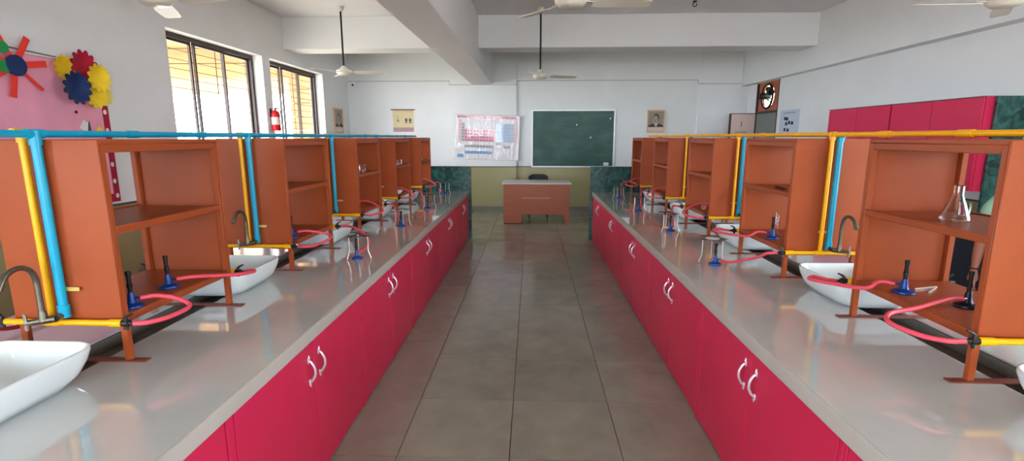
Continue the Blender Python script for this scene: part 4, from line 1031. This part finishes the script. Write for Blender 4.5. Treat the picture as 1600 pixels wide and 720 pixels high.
# local frame: x = person's own right-to-left, y = facing direction negative; built facing -y, arms hanging
def arm(s):
    return [((s * 0.0, 0, 0), 0)]
J = [((0, 0, 0.88), (0.125, 0.095)), ((0, 0, 1.02), (0.115, 0.085)), ((0, -0.005, 1.18), (0.130, 0.090)), ((0, 0, 1.30), (0.125, 0.080)), ((0, 0.005, 1.375), (0.052, 0.05)), ((0, -0.005, 1.42), (0.048, 0.05)), ((0, -0.012, 1.475), (0.066, 0.078)), ((0, -0.015, 1.535), (0.072, 0.088)), ((0, -0.01, 1.585), (0.055, 0.068))]
E = [(i, i + 1) for i in range(8)]
for s in (-1, 1):
    i0 = len(J)
    J += [((s * 0.13, 0, 1.31), 0.055), ((s * 0.185, 0.0, 1.25), 0.047), ((s * 0.205, 0.015, 1.12), 0.040), ((s * 0.215, 0.02, 1.00), 0.036), ((s * 0.220, 0.0, 0.90), 0.034), ((s * 0.222, -0.03, 0.79), (0.025, 0.021)), ((s * 0.222, -0.035, 0.745), (0.017, 0.034)), ((s * 0.222, -0.04, 0.70), (0.014, 0.036))]
    E += [(3, i0)] + [(i0 + q, i0 + q + 1) for q in range(7)]
    i1 = len(J)
    J += [((s * 0.075, 0, 0.80), 0.085), ((s * 0.085, 0.0, 0.62), 0.070), ((s * 0.088, -0.005, 0.45), 0.054), ((s * 0.090, 0.01, 0.28), 0.047), ((s * 0.092, 0.01, 0.09), 0.036), ((s * 0.095, -0.02, 0.035), (0.032, 0.030)), ((s * 0.10, -0.12, 0.030), (0.036, 0.022))]
    E += [(0, i1)] + [(i1 + q, i1 + q + 1) for q in range(6)]
pt = thing('person', 'person in pale green top and dark trousers standing behind the right bench, arm hanging', 'person', (3.360, 3.488, 0), (0, 0, math.radians(-46)))
body = link('body', skin_mesh('body', J, E, SKIN), pt)
# fingers belong to the body mesh: join finger chains
def fingers(s):
    b = B(); hx, hy = s * 0.222, -0.04
    for k, (dy, L) in enumerate(((-0.030, 0.072), (-0.010, 0.080), (0.010, 0.075), (0.028, 0.060))):
        b.tube([(hx, hy + dy, 0.705), (hx - s * 0.004, hy + dy * 1.1 - 0.004, 0.705 - L * 0.45), (hx - s * 0.014, hy + dy * 1.05 - 0.006, 0.705 - L * 0.78), (hx - s * 0.026, hy + dy, 0.705 - L)], [0.0095, 0.009, 0.008, 0.0055], 8)
    b.tube([(hx - s * 0.004, hy - 0.022, 0.755), (hx - s * 0.012, hy - 0.050, 0.725), (hx - s * 0.016, hy - 0.056, 0.695), (hx - s * 0.018, hy - 0.054, 0.672)], [0.012, 0.0105, 0.009, 0.006], 8)
    return b
bmj = bmesh.new(); bmj.from_mesh(body.data)
for s in (-1, 1):
    fm = fingers(s).mesh('f', SKIN); bmj.from_mesh(fm)
# face: nose, ears
fb = B(); fb.tube([(0, -0.098, 1.525), (0, -0.116, 1.495), (0, -0.112, 1.487)], [0.007, 0.013, 0.010], 8)
for s in (-1, 1): fb.tube([(s * 0.074, 0.0, 1.54), (s * 0.083, 0.008, 1.515), (s * 0.076, 0.002, 1.49)], [0.009, 0.016, 0.008], 8)
bmj.from_mesh(fb.mesh('face', SKIN)); bmj.to_mesh(body.data); bmj.free()
for p_ in body.data.polygons: p_.use_smooth = True
LIPS = mat('lips', (130, 66, 60), 0.5)
B().tube([(-0.024, -0.094, 1.462), (0, -0.101, 1.463), (0.024, -0.094, 1.462)], [0.003, 0.006, 0.003], 6).obj('mouth', LIPS, pt)
for s in (-1, 1):
    B().lathe([(0, -0.008), (0.006, -0.006), (0.009, 0), (0.006, 0.006), (0, 0.008)], (s * 0.030, -0.088, 1.522), 12).obj('eye', mat('eye_white', (225, 222, 218), 0.2), pt)
    B().lathe([(0, -0.006), (0.0045, -0.004), (0.006, 0), (0.0045, 0.004), (0, 0.006)], (s * 0.030, -0.0935, 1.522), 10).obj('iris', BLACK, pt)
    B().tube([(s * 0.015, -0.102, 1.541), (s * 0.032, -0.102, 1.546), (s * 0.048, -0.092, 1.540)], [0.003, 0.004, 0.002], 6).obj('eyebrow', HAIR, pt)
# hair cap
hb = B(); hb.lathe([(0.0, 0.115), (0.05, 0.105), (0.080, 0.070), (0.090, 0.020), (0.088, -0.03), (0.070, -0.085), (0.060, -0.085), (0.078, -0.03), (0.080, 0.02), (0.070, 0.06), (0.04, 0.09), (0, 0.10)], n=28)
for v in hb.bm.verts:
    if v.co.y < -0.02 and v.co.z < 0.055: v.co.y = -0.02 + (v.co.y + 0.02) * 0.15; v.co.z = max(v.co.z, -0.02)
    v.co.y = v.co.y * 1.12 + 0.004; v.co.z += 1.535
hb.obj('hair', HAIR, pt)
# clothing skins
JT = [((0, 0, 0.83), (0.160, 0.128)), ((0, 0, 0.90), (0.156, 0.122)), ((0, 0, 1.02), (0.136, 0.104)), ((0, -0.005, 1.18), (0.150, 0.108)), ((0, 0, 1.295), (0.140, 0.096)), ((0, 0.004, 1.345), (0.075, 0.07))]
ET = [(0, 1), (1, 2), (2, 3), (3, 4), (4, 5)]
for s in (-1, 1):
    i0 = len(JT); JT += [((s * 0.13, 0, 1.305), 0.070), ((s * 0.190, 0.0, 1.245), 0.062), ((s * 0.205, 0.010, 1.165), 0.058)]
    ET += [(4, i0), (i0, i0 + 1), (i0 + 1, i0 + 2)]
link('shirt', skin_mesh('shirt', JT, ET, SHIRT), pt)
JP = [((0, 0, 0.88), (0.138, 0.106)), ((0, 0, 0.98), (0.122, 0.092))]; EP = [(0, 1)]
for s in (-1, 1):
    i1 = len(JP); JP += [((s * 0.078, 0, 0.79), 0.100), ((s * 0.087, 0.0, 0.62), 0.088), ((s * 0.090, -0.003, 0.45), 0.074), ((s * 0.092, 0.01, 0.28), 0.068), ((s * 0.094, 0.01, 0.07), 0.062)]
    EP += [(0, i1)] + [(i1 + q, i1 + q + 1) for q in range(4)]
link('trousers', skin_mesh('trousers', JP, EP, TROU), pt)
for s in (-1, 1):
    sh = B(); sh.loft([rrect(0.082, 0.25, 0.04, 0.0, 5, s * 0.098, -0.055), rrect(0.088, 0.255, 0.042, 0.03, 5, s * 0.098, -0.055), rrect(0.07, 0.16, 0.035, 0.07, 5, s * 0.096, -0.015)]); sh.obj('shoe', BLACK, pt)
B().tube(arc((-0.222, -0.026, 0.805), 0.030, 0, 2 * PI * 23 / 24, 23, 'xy'), 0.005, 6, closed=True).obj('wristband', BLACK, pt)
